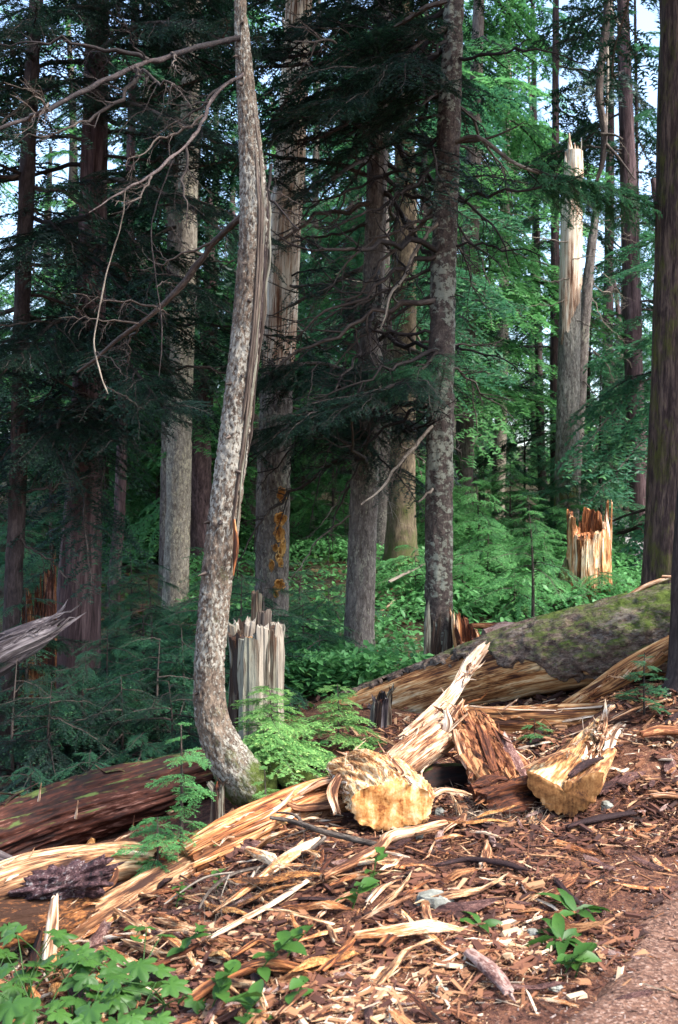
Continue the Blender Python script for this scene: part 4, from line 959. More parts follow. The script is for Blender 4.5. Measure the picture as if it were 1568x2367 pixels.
# ------------------------------------------------------------------ big fallen logs
lp_ = [(620, 1712, 46, 8.9), (760, 1672, 52, 8.65), (900, 1630, 59, 8.4), (1000, 1598, 66, 8.2), (1100, 1566, 76, 8.0), (1200, 1536, 86, 7.85), (1300, 1512, 92, 7.7), (1400, 1490, 96, 7.55), (1500, 1468, 100, 7.4), (1650, 1436, 105, 7.2)]
LP = np.array([P(a_, b_, d_) for a_, b_, c_, d_ in lp_]); LR = .93 * np.array([c_ / F_PX * d_ for a_, b_, c_, d_ in lp_])
rl = thing('fallen_log', 'huge mossy fallen log with orange barkless flank lying across the scene', 'log', LP[5])
mb = MB(); sweep(mb, LP, LR, 72, 260, rough=fibre(.012, 6, 1.6, 2, .02, 1.5)); part('barkless_wood', mb.mesh('barkless_wood', LOGWOOD, LP[5]), rl)
mb = MB()
def bmask(th, f):
    w = ((th + PI) % (2 * PI)) - PI              # 0 = top, + = towards the camera
    n_ = .32 * fbm(np.cos(th) * 2, np.sin(th) * 2, f * 34, 3)
    front = np.interp(f, [0, .19, .34, .5, .57, .63, .69, .8, 1], [.12, .2, .4, .66, 1.0, 1.5, 2.0, 2.5, 2.7]) + n_
    return np.clip((front - w) / .10, 0, 1) * np.clip((w + 2.6) / .1, 0, 1)
sweep(mb, LP, LR, 120, 420, rough=lambda c, s, z, t: -.012 + .040 * bmask(t, z / 6.0 if False else z / LLOG) + plates(.013, 41, 7, 12)(c, s, z, t) * bmask(t, z / LLOG), keep=lambda th, f: bmask(th, f) > .02) if False else None
LLOG = np.linalg.norm(np.diff(catmull(LP, 150), axis=0), axis=1).sum()
sweep(mb, LP, LR, 130, 440, rough=lambda c, s, z, t: -.014 + .048 * bmask(t, z / LLOG) + plates(.014, 41, 7, 12)(c, s, z, t) * bmask(t, z / LLOG), keep=lambda th, f: bmask(th, f) > .02)
part('bark', mb.mesh('bark', BK_LOG, LP[5]), rl)
mb = MB(); sweep(mb, [P(1385, 1412, 7.5), P(1440, 1385, 7.45), P(1500, 1352, 7.4), P(1560, 1332, 7.35)], np.array([2, 5, 6, 3]) / F_PX * 7.4, 8, 40, rough=fibre(.004, 2, 5)); part('splinter', mb.mesh('splinter', CREAM, LP[5]), rl)

def slog(name, label, pts, hw, mats, seg=32, rings=120, sq=(1, 1), jags=((0, 2), (0, 2)), rough=None, dep=(0, 0), cat='log', up=None, cm=None, rot=0.0, group=None, extra=None, capname=None, capmat=None, power=2.0, sl=None, smooth=True):
    """split or broken wood: picture points (px, py, Y), half width in px, squash (w, h)"""
    p3 = np.array([P(*q) for q in pts]); r3_ = np.array([w / F_PX * q[2] for w, q in zip(hw, pts)])
    L = np.linalg.norm(np.diff(catmull(p3, 150), axis=0), axis=1).sum()
    sd = hash(label) % 97 if False else sum(map(ord, label)) % 97
    def prof(th, f):
        c_, s_ = np.cos(th - rot), np.sin(th - rot)
        return (np.abs(c_ / sq[1]) ** power + np.abs(s_ / sq[0]) ** power) ** (-1 / power)
    mb = MB(); base = p3[len(p3) // 2]
    sweep(mb, p3, r3_, seg, rings, s0=jag(sd + 1, -jags[0][0], jags[0][1], 0), s1=jag(sd + 2, jags[1][0], jags[1][1], L), prof=prof, rough=rough or fibre(.006, 5, 2.2, sd, .008), dep=dep, up=up, cm=cm)
    if extra:
        root = thing(name, label, cat, base, group); part('wood', mb.mesh('wood', mats, base, smooth=smooth), root)
        if sl: slivers(root, pts, hw, sl[0], sl[1], *sl[2:], squash=sq[1])
        return root, base
    o = mono(name, mb.mesh(name, mats, base, smooth=smooth), label, cat, base, group)
    if sl: slivers(o, pts, hw, sl[0], sl[1], *sl[2:], squash=sq[1])
    return o

def child_splinter(root, pts, w, mat, name='splinter', seg=8, rings=40, flat=.45, rough=None, label=None, jg=.05):
    p3 = [P(*q) for q in pts]; Y = pts[0][2]; mb = MB(); w = np.asarray(w, float) / F_PX * Y
    sd = int(pts[0][0] + pts[0][1]) % 53
    L = np.linalg.norm(np.diff(catmull(p3, 150), axis=0), axis=1).sum()
    sweep(mb, p3, w, seg, rings, s0=jag(sd, -jg, 2, 0), s1=jag(sd + 3, jg, 2, L), prof=lambda th, f: (np.abs(np.cos(th) / flat) ** 3 + np.abs(np.sin(th)) ** 3) ** (-1 / 3), rough=rough or fibre(w.max() * .14, 2.5, 6, sd))
    return part(name, mb.mesh(name, mat, root.location, smooth=False), root, label=label)

def sliver_mesh(seed, mat):
    g = np.random.default_rng(seed); mb = MB(); b = g.normal(0, .08, 4)
    pts = [(0, 0, -.01), (.35, b[0], .04 + abs(b[1]) * .5), (.7, b[2] * 1.4, .10 + b[1]), (1, b[3] * 1.5, .16 + b[2])]
    sweep(mb, pts, np.array([.06, .055, .035, .006]) * g.uniform(.6, 1.3), 5, 6, prof=lambda th, f: (np.abs(np.cos(th) / .45) ** 3 + np.abs(np.sin(th)) ** 3) ** (-1 / 3), rough=fibre(.012, 2, 3, seed))
    return mb.mesh('sliver', mat, smooth=False)
SLV = {}
def slivers(root, pts, hw, n, mat, smin=.06, smax=.22, seed=0, side=(-.6, 1.9), squash=1.0):
    if mat.name not in SLV: SLV[mat.name] = [sliver_mesh(700 + k, mat) for k in range(6)]
    g = np.random.default_rng(seed + int(sum(map(ord, root.name)))); p3 = np.array([P(*q) for q in pts]); rr = np.array([w / F_PX * q[2] for w, q in zip(hw, pts)])
    D = catmull(np.hstack([p3, rr[:, None]]), 80)
    for k in range(n):
        i = g.integers(1, 78); c = D[i, :3]; d = Vector(D[i + 1, :3] - D[i, :3]).normalized()
        if g.random() < .4: d = -d
        N = Vector((0, 0, 1)); N = (N - d * N.dot(d)).normalized(); B = Vector((0, -1, 0)); B = (B - d * B.dot(d) - N * B.dot(N)).normalized()
        th = g.uniform(*side); nrm = N * math.cos(th) + B * math.sin(th)
        p = Vector(c) + (N * math.cos(th) * squash + B * math.sin(th)) * D[i, 3] * .97
        x = (d + Vector(g.normal(0, .16, 3))).normalized(); z = (nrm - x * nrm.dot(x)).normalized(); y = z.cross(x)
        m_ = Matrix((x, y, z)).transposed()
        part('sliver', SLV[mat.name][g.integers(6)], root, p - root.location, m_.to_euler(), smin + (smax - smin) * g.random() ** 2)

# dark log at left, behind
dl, b_ = slog('fallen_log', 'dark red rotting log with a mossy top lying behind at left', [(-120, 1985, 5.7), (60, 1912, 5.95), (220, 1862, 6.15), (380, 1820, 6.35), (520, 1775, 6.5)], [78, 78, 74, 66, 56], [DARKLOG], 110, 300, rough=lambda c, s, z, t: fibre(.022, 9, 2.0, 4, .02)(c, s, z, t) + plates(.012, 8, 8, 6)(c, s, z, t), extra=True, sl=(30, DARKLOG, .06, .22))
for k, (x, y) in enumerate([(175, 1870), (305, 1905), (90, 1830)]):
    child_splinter(dl, [(x, y + 22, 5.75), (x + 6, y - 20, 5.72)], [3, 1], CREAM, jg=.01)
# foreground left hollow log
hl, b_ = slog('hollow_log', 'bleached hollow log with a dark rotten knot at the left edge', [(-160, 2092, 4.5), (-20, 2062, 4.6), (90, 2028, 4.7), (200, 2006, 4.85), (290, 1996, 5.0), (345, 1998, 5.1)], [58, 56, 52, 44, 40, 30], [PALELOG, REDROT], 64, 220, jags=((.1, 2), (.14, 4)), rough=fibre(.016, 5, 1.6, 7, .03), dep=(0, -.14), cm=1, extra=True, sl=(14, CREAM, .06, .2))
mb = MB()
c0 = P(155, 2040, 4.56)
vv = []; nu, nv = 64, 44
for i in range(nv + 1):
    for j in range(nu):
        a_ = j / nu * 2 * PI; b2 = i / nv * PI
        d = np.array([math.sin(b2) * math.cos(a_), math.sin(b2) * math.sin(a_), math.cos(b2)])
        r_ = 1 + .35 * float(fbm(d[0] * 2.5, d[1] * 2.5, d[2] * 2.5, 3))
        vv.append(c0 + np.array([d[0] * .19, d[1] * .09, d[2] * .075 + d[0] * .045]) * (r_ + .34 * float(fbm(d[0] * 5, d[1] * 5, d[2] * 7, 4)) - .25 * abs(float(noise(d[0] * 9, d[1] * 9, d[2] * 5)))))
ix = np.arange((nv + 1) * nu).reshape(nv + 1, nu); nx = np.roll(ix, -1, 1)
mb.add(vv, np.stack([ix[:-1], ix[1:], nx[1:], nx[:-1]], -1).reshape(-1, 4)); part('rotten_knot', mb.mesh('rotten_knot', KNOT, hl.location), hl)
child_splinter(hl, [(20, 2030, 4.55), (130, 1992, 4.72), (250, 1970, 4.88), (340, 1974, 5.0)], [8, 12, 11, 6], CREAM, seg=10, flat=.6)
child_splinter(hl, [(190, 2075, 4.66), (255, 2045, 4.75), (268, 2015, 4.82), (262, 2000, 4.86)], [10, 9, 8, 3], CREAM, seg=10, flat=.8)
# lower long beam continuing to the right
slog('broken_log', 'long weathered split log running up from the hollow log to the orange slab', [(120, 2195, 4.42), (200, 2140, 4.52), (300, 2080, 4.7), (390, 2030, 4.86), (460, 1990, 5.0)], [30, 44, 45, 38, 26], [PALELOG, REDROT], 48, 140, sq=(1, .8), jags=((.18, 3), (.08, 3)), rough=fibre(.018, 5, 2.2, 3, .015), cm=1, sl=(14, CREAM, .05, .2))
slog('rotten_wood', 'broad orange brown rotten slab below the hollow log at the left edge', [(-120, 2175, 4.3), (0, 2140, 4.38), (110, 2120, 4.45), (215, 2085, 4.55)], [62, 58, 52, 24], [RUSTWOOD, REDROT], 48, 140, sq=(1, .45), jags=((.05, 2), (.15, 3)), rough=fibre(.014, 5, 2.5, 8, .02), rot=.5, sl=(10, ORANGE, .05, .14))
slog('upright_splinter', 'pale splinter of wood standing upright before the hollow log', [(112, 2245, 4.2), (122, 2150, 4.25), (130, 2072, 4.3)], [19, 17, 8], [CREAM], 10, 40, sq=(1, .5), jags=((.04, 2), (.05, 3)), cat='splinter')
slog('upright_splinter', 'thin reddish splinter leaning beside the pale upright one', [(70, 2260, 4.15), (84, 2200, 4.2), (96, 2150, 4.24)], [12, 10, 4], [REDROT], 8, 30, sq=(1, .6), jags=((.04, 2), (.04, 3)), cat='splinter')
slog('rotten_log', 'short orange rotten log end under the long weathered log', [(225, 2245, 4.3), (290, 2200, 4.42), (345, 2165, 4.55)], [26, 26, 16], [RUSTWOOD, ORANGE], 20, 50, jags=((.04, 3), (.05, 3)), rough=fibre(.012, 4, 3, 5, .02))
slog('grey_log', 'grey broken log poking in at the far left above the dark log', [(-80, 1560, 7.2), (20, 1502, 7.3), (90, 1468, 7.4), (140, 1440, 7.5)], [40, 37, 32, 16], [GREYLOG, DARKLOG], 48, 140, jags=((0, 2), (.4, 4)), rough=fibre(.024, 5, 1.5, 3, .015), smooth=False, sl=(24, GREYLOG, .08, .3), cm=1, dep=(0, .1))
slog('grey_log', 'small smooth grey log lying at the left edge below the dark log', [(-60, 1975, 4.85), (20, 2005, 4.95), (100, 2030, 5.05)], [34, 28, 14], [GREYLOG], 20, 60, jags=((0, 2), (.08, 3)))
# orange split slab with raised strips
os_, b_ = slog('split_log', 'long bright orange split log with lengthwise strips left of the cut end', [(438, 1990, 4.95), (520, 1950, 5.05), (620, 1905, 5.2), (700, 1870, 5.32), (780, 1845, 5.4)], [46, 56, 60, 58, 54], [ORANGE], 56, 200, sq=(1, .62), jags=((.03, 2), (.06, 3)), rough=fibre(.014, 6, 1.2, 9, .01), rot=.55, extra=True, power=3, sl=(14, CREAM, .06, .2))
for k, (pts, w) in enumerate([([(440, 1972, 4.9), (540, 1920, 5.02), (640, 1868, 5.18), (678, 1838, 5.25)], [7, 7, 6, 3]), ([(500, 1912, 5.05), (560, 1906, 5.08), (640, 1868, 5.18), (684, 1822, 5.24)], [6, 9, 8, 2]),
                              ([(446, 2000, 4.86), (550, 1955, 4.98), (640, 1905, 5.1), (690, 1880, 5.2)], [8, 10, 9, 4]), ([(450, 2025, 4.84), (560, 1985, 4.94), (660, 1935, 5.06), (745, 1895, 5.16)], [9, 12, 11, 5]),
                              ([(470, 1945, 4.97), (560, 1925, 5.03), (630, 1895, 5.12)], [4, 6, 3])]):
    child_splinter(os_, pts, w, CREAM if k % 3 == 1 else ORANGE, seg=10, rings=60, flat=.5, label=None)
for k, (pts, w) in enumerate([([(655, 1852, 5.25), (700, 1868, 5.22), (770, 1862, 5.2)], [6, 20, 20]), ([(665, 1880, 5.2), (715, 1905, 5.14), (790, 1898, 5.1)], [5, 15, 10]), ([(690, 1838, 5.3), (730, 1815, 5.33), (775, 1800, 5.36)], [10, 18, 16])]):
    child_splinter(os_, pts, w, CREAM if k != 1 else ORANGE, seg=12, rings=50, flat=.35)

# cut log with bright end
cl = thing('cut_log', 'sawn log stub with a bright orange cut end facing the viewer', 'log', P(880, 1830, 5.2))
mb = MB(); pts = [P(905, 1862, 4.98), P(890, 1838, 5.12), P(862, 1808, 5.3), P(835, 1790, 5.5), P(820, 1785, 5.65)]; rr = np.array([92, 95, 92, 80, 50]) / F_PX * 5.1
def clp(th, f):
    w = ((th + PI) % (2 * PI)) - PI
    return (np.abs(np.cos(th) / .60) ** 2.2 + np.abs(np.sin(th)) ** 2.2) ** (-1 / 2.2) * (1 + .10 * noise(np.cos(th) * 3, np.sin(th) * 3, 4) + .025 * noise(np.cos(th) * 9, np.sin(th) * 9, 2))
sweep(mb, pts, rr, 128, 90, prof=clp, rough=lambda c, s, z, t: fibre(.020, 5, 2.2, 6, .03)(np.cos(t + z * 2.2), np.sin(t + z * 2.2), z, t) * np.clip(.3 + z / .08, 0, 1) + .008 * noise(c * 9, s * 9, z * 16), up=(0, 0, 1), cap=(False, True), s0=lambda TH: .02 * noise(np.cos(TH) * 5, np.sin(TH) * 5, 1))
part('wood', mb.mesh('wood', KNOTTY, cl.location), cl)
slivers(cl, [(890, 1840, 5.1), (862, 1808, 5.3), (835, 1790, 5.5)], [90, 92, 80], 40, CREAM, .06, .22, 3, (-1.6, 1.9), .6)
nose = mb.V[0].reshape(90, 128, 3)[0]; cc = nose.mean(0); g = np.random.default_rng(3)
sg = 128; lay = [nose]
pc = np.linalg.lstsq(np.c_[nose[:, 0], nose[:, 2], np.ones(sg)], nose[:, 1], rcond=None)[0]
for f in (.92, .7, .45, .2):
    q = cc + (nose - cc) * f; q[:, 1] = pc[0] * q[:, 0] + pc[1] * q[:, 2] + pc[2] - .004 - .007 * fbm(q[:, 0] * 13, q[:, 2] * 13, 3.0, 3); lay.append(q)
Vc = np.vstack(lay + [cc[None]]); ix = np.arange(sg); jx = (ix + 1) % sg
QQ = np.vstack([np.stack([ix + q * sg, ix + (q + 1) * sg, jx + (q + 1) * sg, jx + q * sg], -1) for q in range(4)]); TT = np.stack([ix + 4 * sg, np.full(sg, 5 * sg), jx + 4 * sg], -1)
lc = Vc - cc; tcl = np.stack([lc[:, 0], lc[:, 2], 0 * lc[:, 0]], -1); tcl[:, 1] -= .13
mb = MB(); mb.add(Vc, QQ, TT, tc=tcl); part('cut_face', mb.mesh('cut_face', CUTBRIGHT, cl.location), cl)
for k, (pts, w) in enumerate([([(780, 1880, 5.05), (770, 1830, 5.15), (800, 1775, 5.3)], [8, 14, 6]), ([(800, 1835, 5.1), (850, 1790, 5.18), (905, 1770, 5.25)], [10, 14, 5]), ([(905, 1800, 5.05), (930, 1790, 5.08), (905, 1755, 5.15)], [6, 10, 5]),
                              ([(775, 1800, 5.3), (815, 1755, 5.4), (870, 1745, 5.45)], [9, 14, 8])]):
    child_splinter(cl, pts, w, CREAM, seg=10, rings=40, flat=.5, rough=fibre(.006, 2.5, 9, k))

# pale beam and curved plank
bm, b_ = slog('split_beam', 'thick pale split beam leaning up behind the cut log', [(905, 1785, 5.55), (960, 1742, 5.8), (1010, 1705, 6.05), (1065, 1660, 6.3)], [37, 38, 38, 34], [CREAM, REDROT], 32, 100, sq=(1, .8), jags=((.03, 2), (.14, 3)), rough=fibre(.014, 6, 1.1, 5), cm=0, extra=True, power=3, sl=(14, CREAM, .06, .2))
child_splinter(bm, [(900, 1800, 5.44), (970, 1760, 5.7), (1050, 1700, 6.05)], [10, 13, 10], REDROT, seg=8, rings=50)
child_splinter(bm, [(930, 1735, 5.66), (1000, 1688, 5.95), (1060, 1640, 6.2)], [8, 10, 5], CREAM, seg=8, rings=50)
child_splinter(bm, [(1030, 1690, 6.02), (1050, 1655, 6.1), (1070, 1620, 6.2)], [9, 14, 5], CREAM, seg=8, rings=30)
child_splinter(bm, [(1028, 1700, 6.0), (1036, 1672, 5.98), (1030, 1645, 6.0)], [8, 11, 6], SNAGWOOD, seg=8, rings=30)
slog('curved_plank', 'long curved pale plank resting against the mossy log', [(935, 1698, 6.5), (985, 1662, 6.65), (1035, 1618, 6.8), (1062, 1580, 6.95), (1085, 1540, 7.1), (1118, 1497, 7.25)], [10, 16, 18, 16, 18, 13], [CREAM], 18, 140, sq=(1, .4), jags=((.12, 3), (.16, 4)), rough=fibre(.007, 4, 4, 2), cat='plank', rot=.9, power=3, smooth=False, sl=(22, CREAM, .05, .2))
for k, (pts, w, lab) in enumerate([([(1020, 1655, 6.1), (1080, 1672, 6.05), (1130, 1682, 6.02)], [6, 7, 3], 'thin pale splinter lying over the top of the red chunk'),
                                   ([(1028, 1700, 5.98), (1058, 1670, 6.0), (1080, 1650, 6.02)], [5, 5, 2], 'short pale splinter crossing the beam end')]):
    slog('wood_splinter', lab, pts, w, [CREAM], 8, 30, sq=(1, .5), jags=((.02, 2), (.03, 3)), cat='splinter')
# red chunk with pale strip
rc, b_ = slog('rotten_chunk', 'leaning slab of crumbling red brown bark and wood in the middle', [(1080, 1655, 6.15), (1120, 1720, 5.9), (1160, 1790, 5.65), (1190, 1840, 5.45)], [48, 62, 70, 60], [REDROT, DARKLOG], 44, 120, sq=(1, .42), jags=((.06, 3), (.08, 4)), rough=lambda c, s, z, t: fibre(.016, 5, 2.5, 5, .02)(c, s, z, t) + plates(.016, 5, 6, 14)(c, s, z, t), extra=True, smooth=False, sl=(46, REDROT, .05, .2))
child_splinter(rc, [(1058, 1690, 5.95), (1072, 1740, 5.78), (1098, 1800, 5.6)], [13, 14, 6], CREAM, seg=10, rings=50, flat=.5)
child_splinter(rc, [(1110, 1680, 5.95), (1130, 1740, 5.72), (1150, 1800, 5.5)], [10, 12, 8], REDROT, seg=10, rings=40)
child_splinter(rc, [(1160, 1700, 5.92), (1185, 1750, 5.72), (1215, 1800, 5.52)], [12, 16, 8], BARKCHIP, seg=10, rings=40)
slog('rotten_log', 'dark red rotten log lying in shade under the pale beam', [(905, 1850, 5.75), (1000, 1812, 5.9), (1090, 1800, 6.0)], [34, 44, 40], [DARKLOG, REDROT], 30, 80, jags=((.05, 3), (.05, 3)), rough=fibre(.014, 4, 2, 2, .02))
slog('rotten_root', 'rust coloured lump of rotten root between the red chunk and the notched log', [(1110, 1868, 5.35), (1170, 1850, 5.4), (1235, 1840, 5.5)], [36, 46, 36], [REDROT, DARKLOG], 48, 90, jags=((.06, 3), (.06, 3)), rough=lambda c, s, z, t: fibre(.016, 5, 4, 8, .05, 2)(c, s, z, t) + plates(.02, 3, 3, 9)(c, s, z, t), smooth=False, sl=(30, REDROT, .04, .16))
slog('wood_splinter', 'pale arched splinter right of the cut end', [(985, 1848, 5.15), (1020, 1826, 5.2), (1062, 1828, 5.25), (1090, 1836, 5.3)], [6, 11, 8, 3], [CREAM], 10, 40, sq=(1, .4), jags=((.02, 2), (.04, 3)), cat='splinter')
# notched half log at right
nl = thing('notched_log', 'half log with two brown sawn faces meeting in a notch at right', 'log', P(1305, 1830, 5.35))
poly = [(-92, -52), (-84, -22), (-58, 18), (-28, 40), (4, 52), (20, 46), (52, 22), (80, 2), (90, -44), (58, -34), (30, -20), (4, -6), (-26, -26), (-60, -50)]
pang = np.array([math.atan2(x, -y) for x, y in poly]); prad = np.array([math.hypot(x, y) for x, y in poly])
o_ = np.argsort(pang); pang, prad = pang[o_], prad[o_]
def nlp(th, f):
    # th = 0 up; B side sign: towards +x is negative here
    a_ = ((-th + PI) % (2 * PI)) - PI
    r_ = np.interp(a_, np.concatenate([pang - 2 * PI, pang, pang + 2 * PI]), np.tile(prad, 3)) / 70.0
    return r_ * (1 - .35 * f) + .35 * f * .7
pts = [P(1305, 1830, 5.2), P(1330, 1800, 5.5), P(1370, 1745, 5.95), P(1405, 1690, 6.4), P(1425, 1655, 6.75)]
mb = MB(); rr = np.array([70, 62, 46, 32, 16]) / F_PX * np.array([5.2, 5.4, 5.9, 6.4, 6.7])
sweep(mb, pts, rr, 84, 90, prof=nlp, rough=fibre(.014, 8, 2.2, 6, .012), cap=(False, True), s1=jag(7, .35, 3, 1.85), up=(0, 0, 1))
part('wood', mb.mesh('wood', LOGWOOD, nl.location), nl)
slivers(nl, [(1330, 1800, 5.45), (1370, 1745, 5.9), (1405, 1690, 6.35)], [50, 44, 32], 60, CREAM, .06, .24, 5, (-1.2, 1.2))
nose = mb.V[0].reshape(90, 84, 3)[0]; cc = P(1305, 1833, 5.19); sg = 84; lay = [nose]
for f in (.93, .7, .45, .2):
    q = cc + (nose - cc) * f; q[:, 1] -= .004 + .006 * fbm(q[:, 0] * 22, q[:, 2] * 22, 3, 2); lay.append(q)
Vc = np.vstack(lay + [cc[None]]); ix = np.arange(sg); jx = (ix + 1) % sg
QQ = np.vstack([np.stack([ix + q * sg, ix + (q + 1) * sg, jx + (q + 1) * sg, jx + q * sg], -1) for q in range(4)]); TT = np.stack([ix + 4 * sg, np.full(sg, 5 * sg), jx + 4 * sg], -1)
lc = Vc - cc; mb = MB(); mb.add(Vc, QQ, TT, tc=np.stack([lc[:, 0], lc[:, 2] + .12, 0 * lc[:, 0]], -1)); part('cut_face', mb.mesh('cut_face', CUTBROWN, nl.location), nl)
child_splinter(nl, [(1320, 1790, 5.25), (1355, 1765, 5.4), (1392, 1752, 5.5)], [7, 11, 7], BARKCHIP, name='bark_strip', seg=10)
child_splinter(nl, [(1385, 1735, 5.8), (1398, 1690, 6.05), (1402, 1650, 6.3), (1418, 1632, 6.4)], [5, 6, 5, 7], CREAM, seg=10, rings=50)
child_splinter(nl, [(1212, 1775, 5.2), (1270, 1748, 5.4), (1330, 1725, 5.75)], [3, 6, 4], PALELOG, seg=10, rings=40)
child_splinter(nl, [(1405, 1740, 5.75), (1425, 1690, 6.1), (1470, 1655, 6.4)], [12, 16, 6], SNAGWOOD, seg=10, rings=50)
# flat red log, brown slab, pale strip behind
fl_, b_ = slog('flat_log', 'flattened red brown log lying just in front of the mossy log', [(1060, 1655, 6.95), (1160, 1664, 6.9), (1300, 1660, 6.85), (1470, 1650, 6.85)], [28, 36, 36, 26], [LOGWOOD, REDROT], 32, 140, sq=(1, .8), jags=((.08, 3), (.08, 3)), rough=fibre(.016, 5, 1.6, 6, .01), extra=True, sl=(40, ORANGE, .06, .25))
child_splinter(fl_, [(1085, 1632, 6.85), (1180, 1640, 6.8), (1290, 1642, 6.8)], [3, 4, 3], CREAM, rings=50)
child_splinter(fl_, [(1290, 1640, 6.8), (1380, 1634, 6.78), (1462, 1626, 6.78)], [3, 6, 5], SNAGWOOD, rings=50)
child_splinter(fl_, [(1165, 1638, 6.8), (1192, 1620, 6.8)], [4, 3], CREAM, rings=12)
slog('broken_board', 'long brown slab propped between the flat log and the black trunk', [(1310, 1632, 6.95), (1390, 1588, 6.9), (1470, 1542, 6.85), (1550, 1494, 6.8)], [12, 26, 32, 26], [LOGWOOD, REDROT], 28, 120, sq=(1, .4), jags=((.08, 3), (.2, 4)), rough=fibre(.014, 6, 1.6, 3, .01), cat='board', rot=.8, sl=(26, ORANGE, .06, .25))
child = slog('wood_splinter', 'pale stick lying level across the right trunk above the log', [(1530, 1333, 7.3), (1600, 1335, 7.2)], [4, 4], [CREAM], 8, 20, cat='splinter')
slog('thin_log', 'slender red log stretched on the ground just behind the mossy log', [(1090, 1446, 9.2), (1180, 1448, 9.3), (1290, 1440, 9.5)], [6, 9, 5], [REDROT], 14, 50, rough=fibre(.008, 3, 2, 2))
slog('bark_heap', 'heap of grey brown bark behind the mossy log', [(1120, 1478, 9.0), (1170, 1466, 9.05), (1220, 1462, 9.1)], [20, 28, 14], [BARKCHIP], 24, 40, rough=plates(.03, 3, 3, 5), cat='bark')
for k, (x0, y0, x1, y1, lb) in enumerate([(866, 1425, 918, 1382, 'broken pale plank on the slope beside the mossy based tree'), (880, 1440, 905, 1395, 'short broken plank leaning on the slope'), (900, 1345, 990, 1300, 'thin fallen pole by the mossy flared base')]):
    slog('fallen_plank', lb, [(x0, y0, 12.0), (x1, y1, 12.3)], [6, 4], [CREAM if k < 2 else DEADTWIG], 10, 30, sq=(1, .5), cat='plank')

# ------------------------------------------------------------------ stumps
def stump(name, label, px, pyb, hw, pyt, Y, mat, inner, amp, seed, seg=64, spikes=(), lean=0, freq=3, core=.5, flare=.1, moss=None, half=None):
    b = P(px, pyb, Y); b[2] = min(b[2], float(G(b[0], Y)) - .05); t_ = P(px + lean, pyt, Y)
    root = thing(name, label, 'stump', b); H = t_[2] - b[2]; r = hw / F_PX * Y
    mb = MB(); h = jag(seed, amp, freq, H * .0, 2.2)
    top = lambda TH: H - amp * .3 + h(TH)
    if half is not None: top = lambda TH: (H - amp * .3 + h(TH)) * (1 - half[1] * np.exp(-((((TH - half[0] + PI) % (2 * PI)) - PI) / half[2]) ** 2))
    rgh = fibre(r * .10, 5, 1.4, seed, r * .06)
    sweep(mb, [b, (b + t_) / 2, t_], [r, r * .96, r * .92], seg, 70, s1=top, rough=rgh, prof=lambda th, f: 1 + flare * np.exp(-f * 6), cap=(False, False))
    Vo = mb.V[0].reshape(70, seg, 3)
    # inner wall down to a broken core
    mb2 = MB(); rim = Vo[-1]; c_ = np.array([(b[0] + t_[0]) / 2, b[1], 0]); lay = [rim]; g = np.random.default_rng(seed)
    for q, (f, d) in enumerate(((.82, .06), (.72, .35), (.55, .75), (.3, 1.0))):
        L_ = rim.copy(); cx = rim.mean(0)
        L_[:, :2] = cx[:2] + (rim[:, :2] - cx[:2]) * f
        zc = b[2] + H * core
        L_[:, 2] = rim[:, 2] * (1 - d) + zc * d + g.normal(0, .05 * H * (1 - f) * 1.5, seg); lay.append(L_)
    Vi = np.vstack(lay + [np.array([[cx[0], cx[1], zc]])]); ix = np.arange(seg); jx = (ix + 1) % seg
    mb2.add(Vi, np.vstack([np.stack([ix + q * seg, jx + q * seg, jx + (q + 1) * seg, ix + (q + 1) * seg], -1) for q in range(4)]), np.stack([ix + 4 * seg, jx + 4 * seg, np.full(seg, 5 * seg)], -1), tc=np.stack([Vi[:, 0] - b[0], Vi[:, 1] - b[1], Vi[:, 2] - b[2]], -1))
    part('shell', mb.mesh('shell', mat, b), root); part('broken_core', mb2.mesh('broken_core', inner, b), root)
    for k, (sx, y0, y1, w, lx) in enumerate(spikes):
        mb = MB(); dz = -r * .75
        sweep(mb, [P(sx, y0, Y) + [0, dz, 0], P(sx + lx * .5, (y0 + y1) / 2, Y) + [0, dz, 0], P(sx + lx, y1, Y) + [0, dz * .9, 0]], np.array([w, w * .9, w * .2]) / F_PX * Y, 9, 40, rough=fibre(w / F_PX * Y * .2, 2, 5, k), s1=None)
        part('shard', mb.mesh('shard', mat, b), root)
    return root
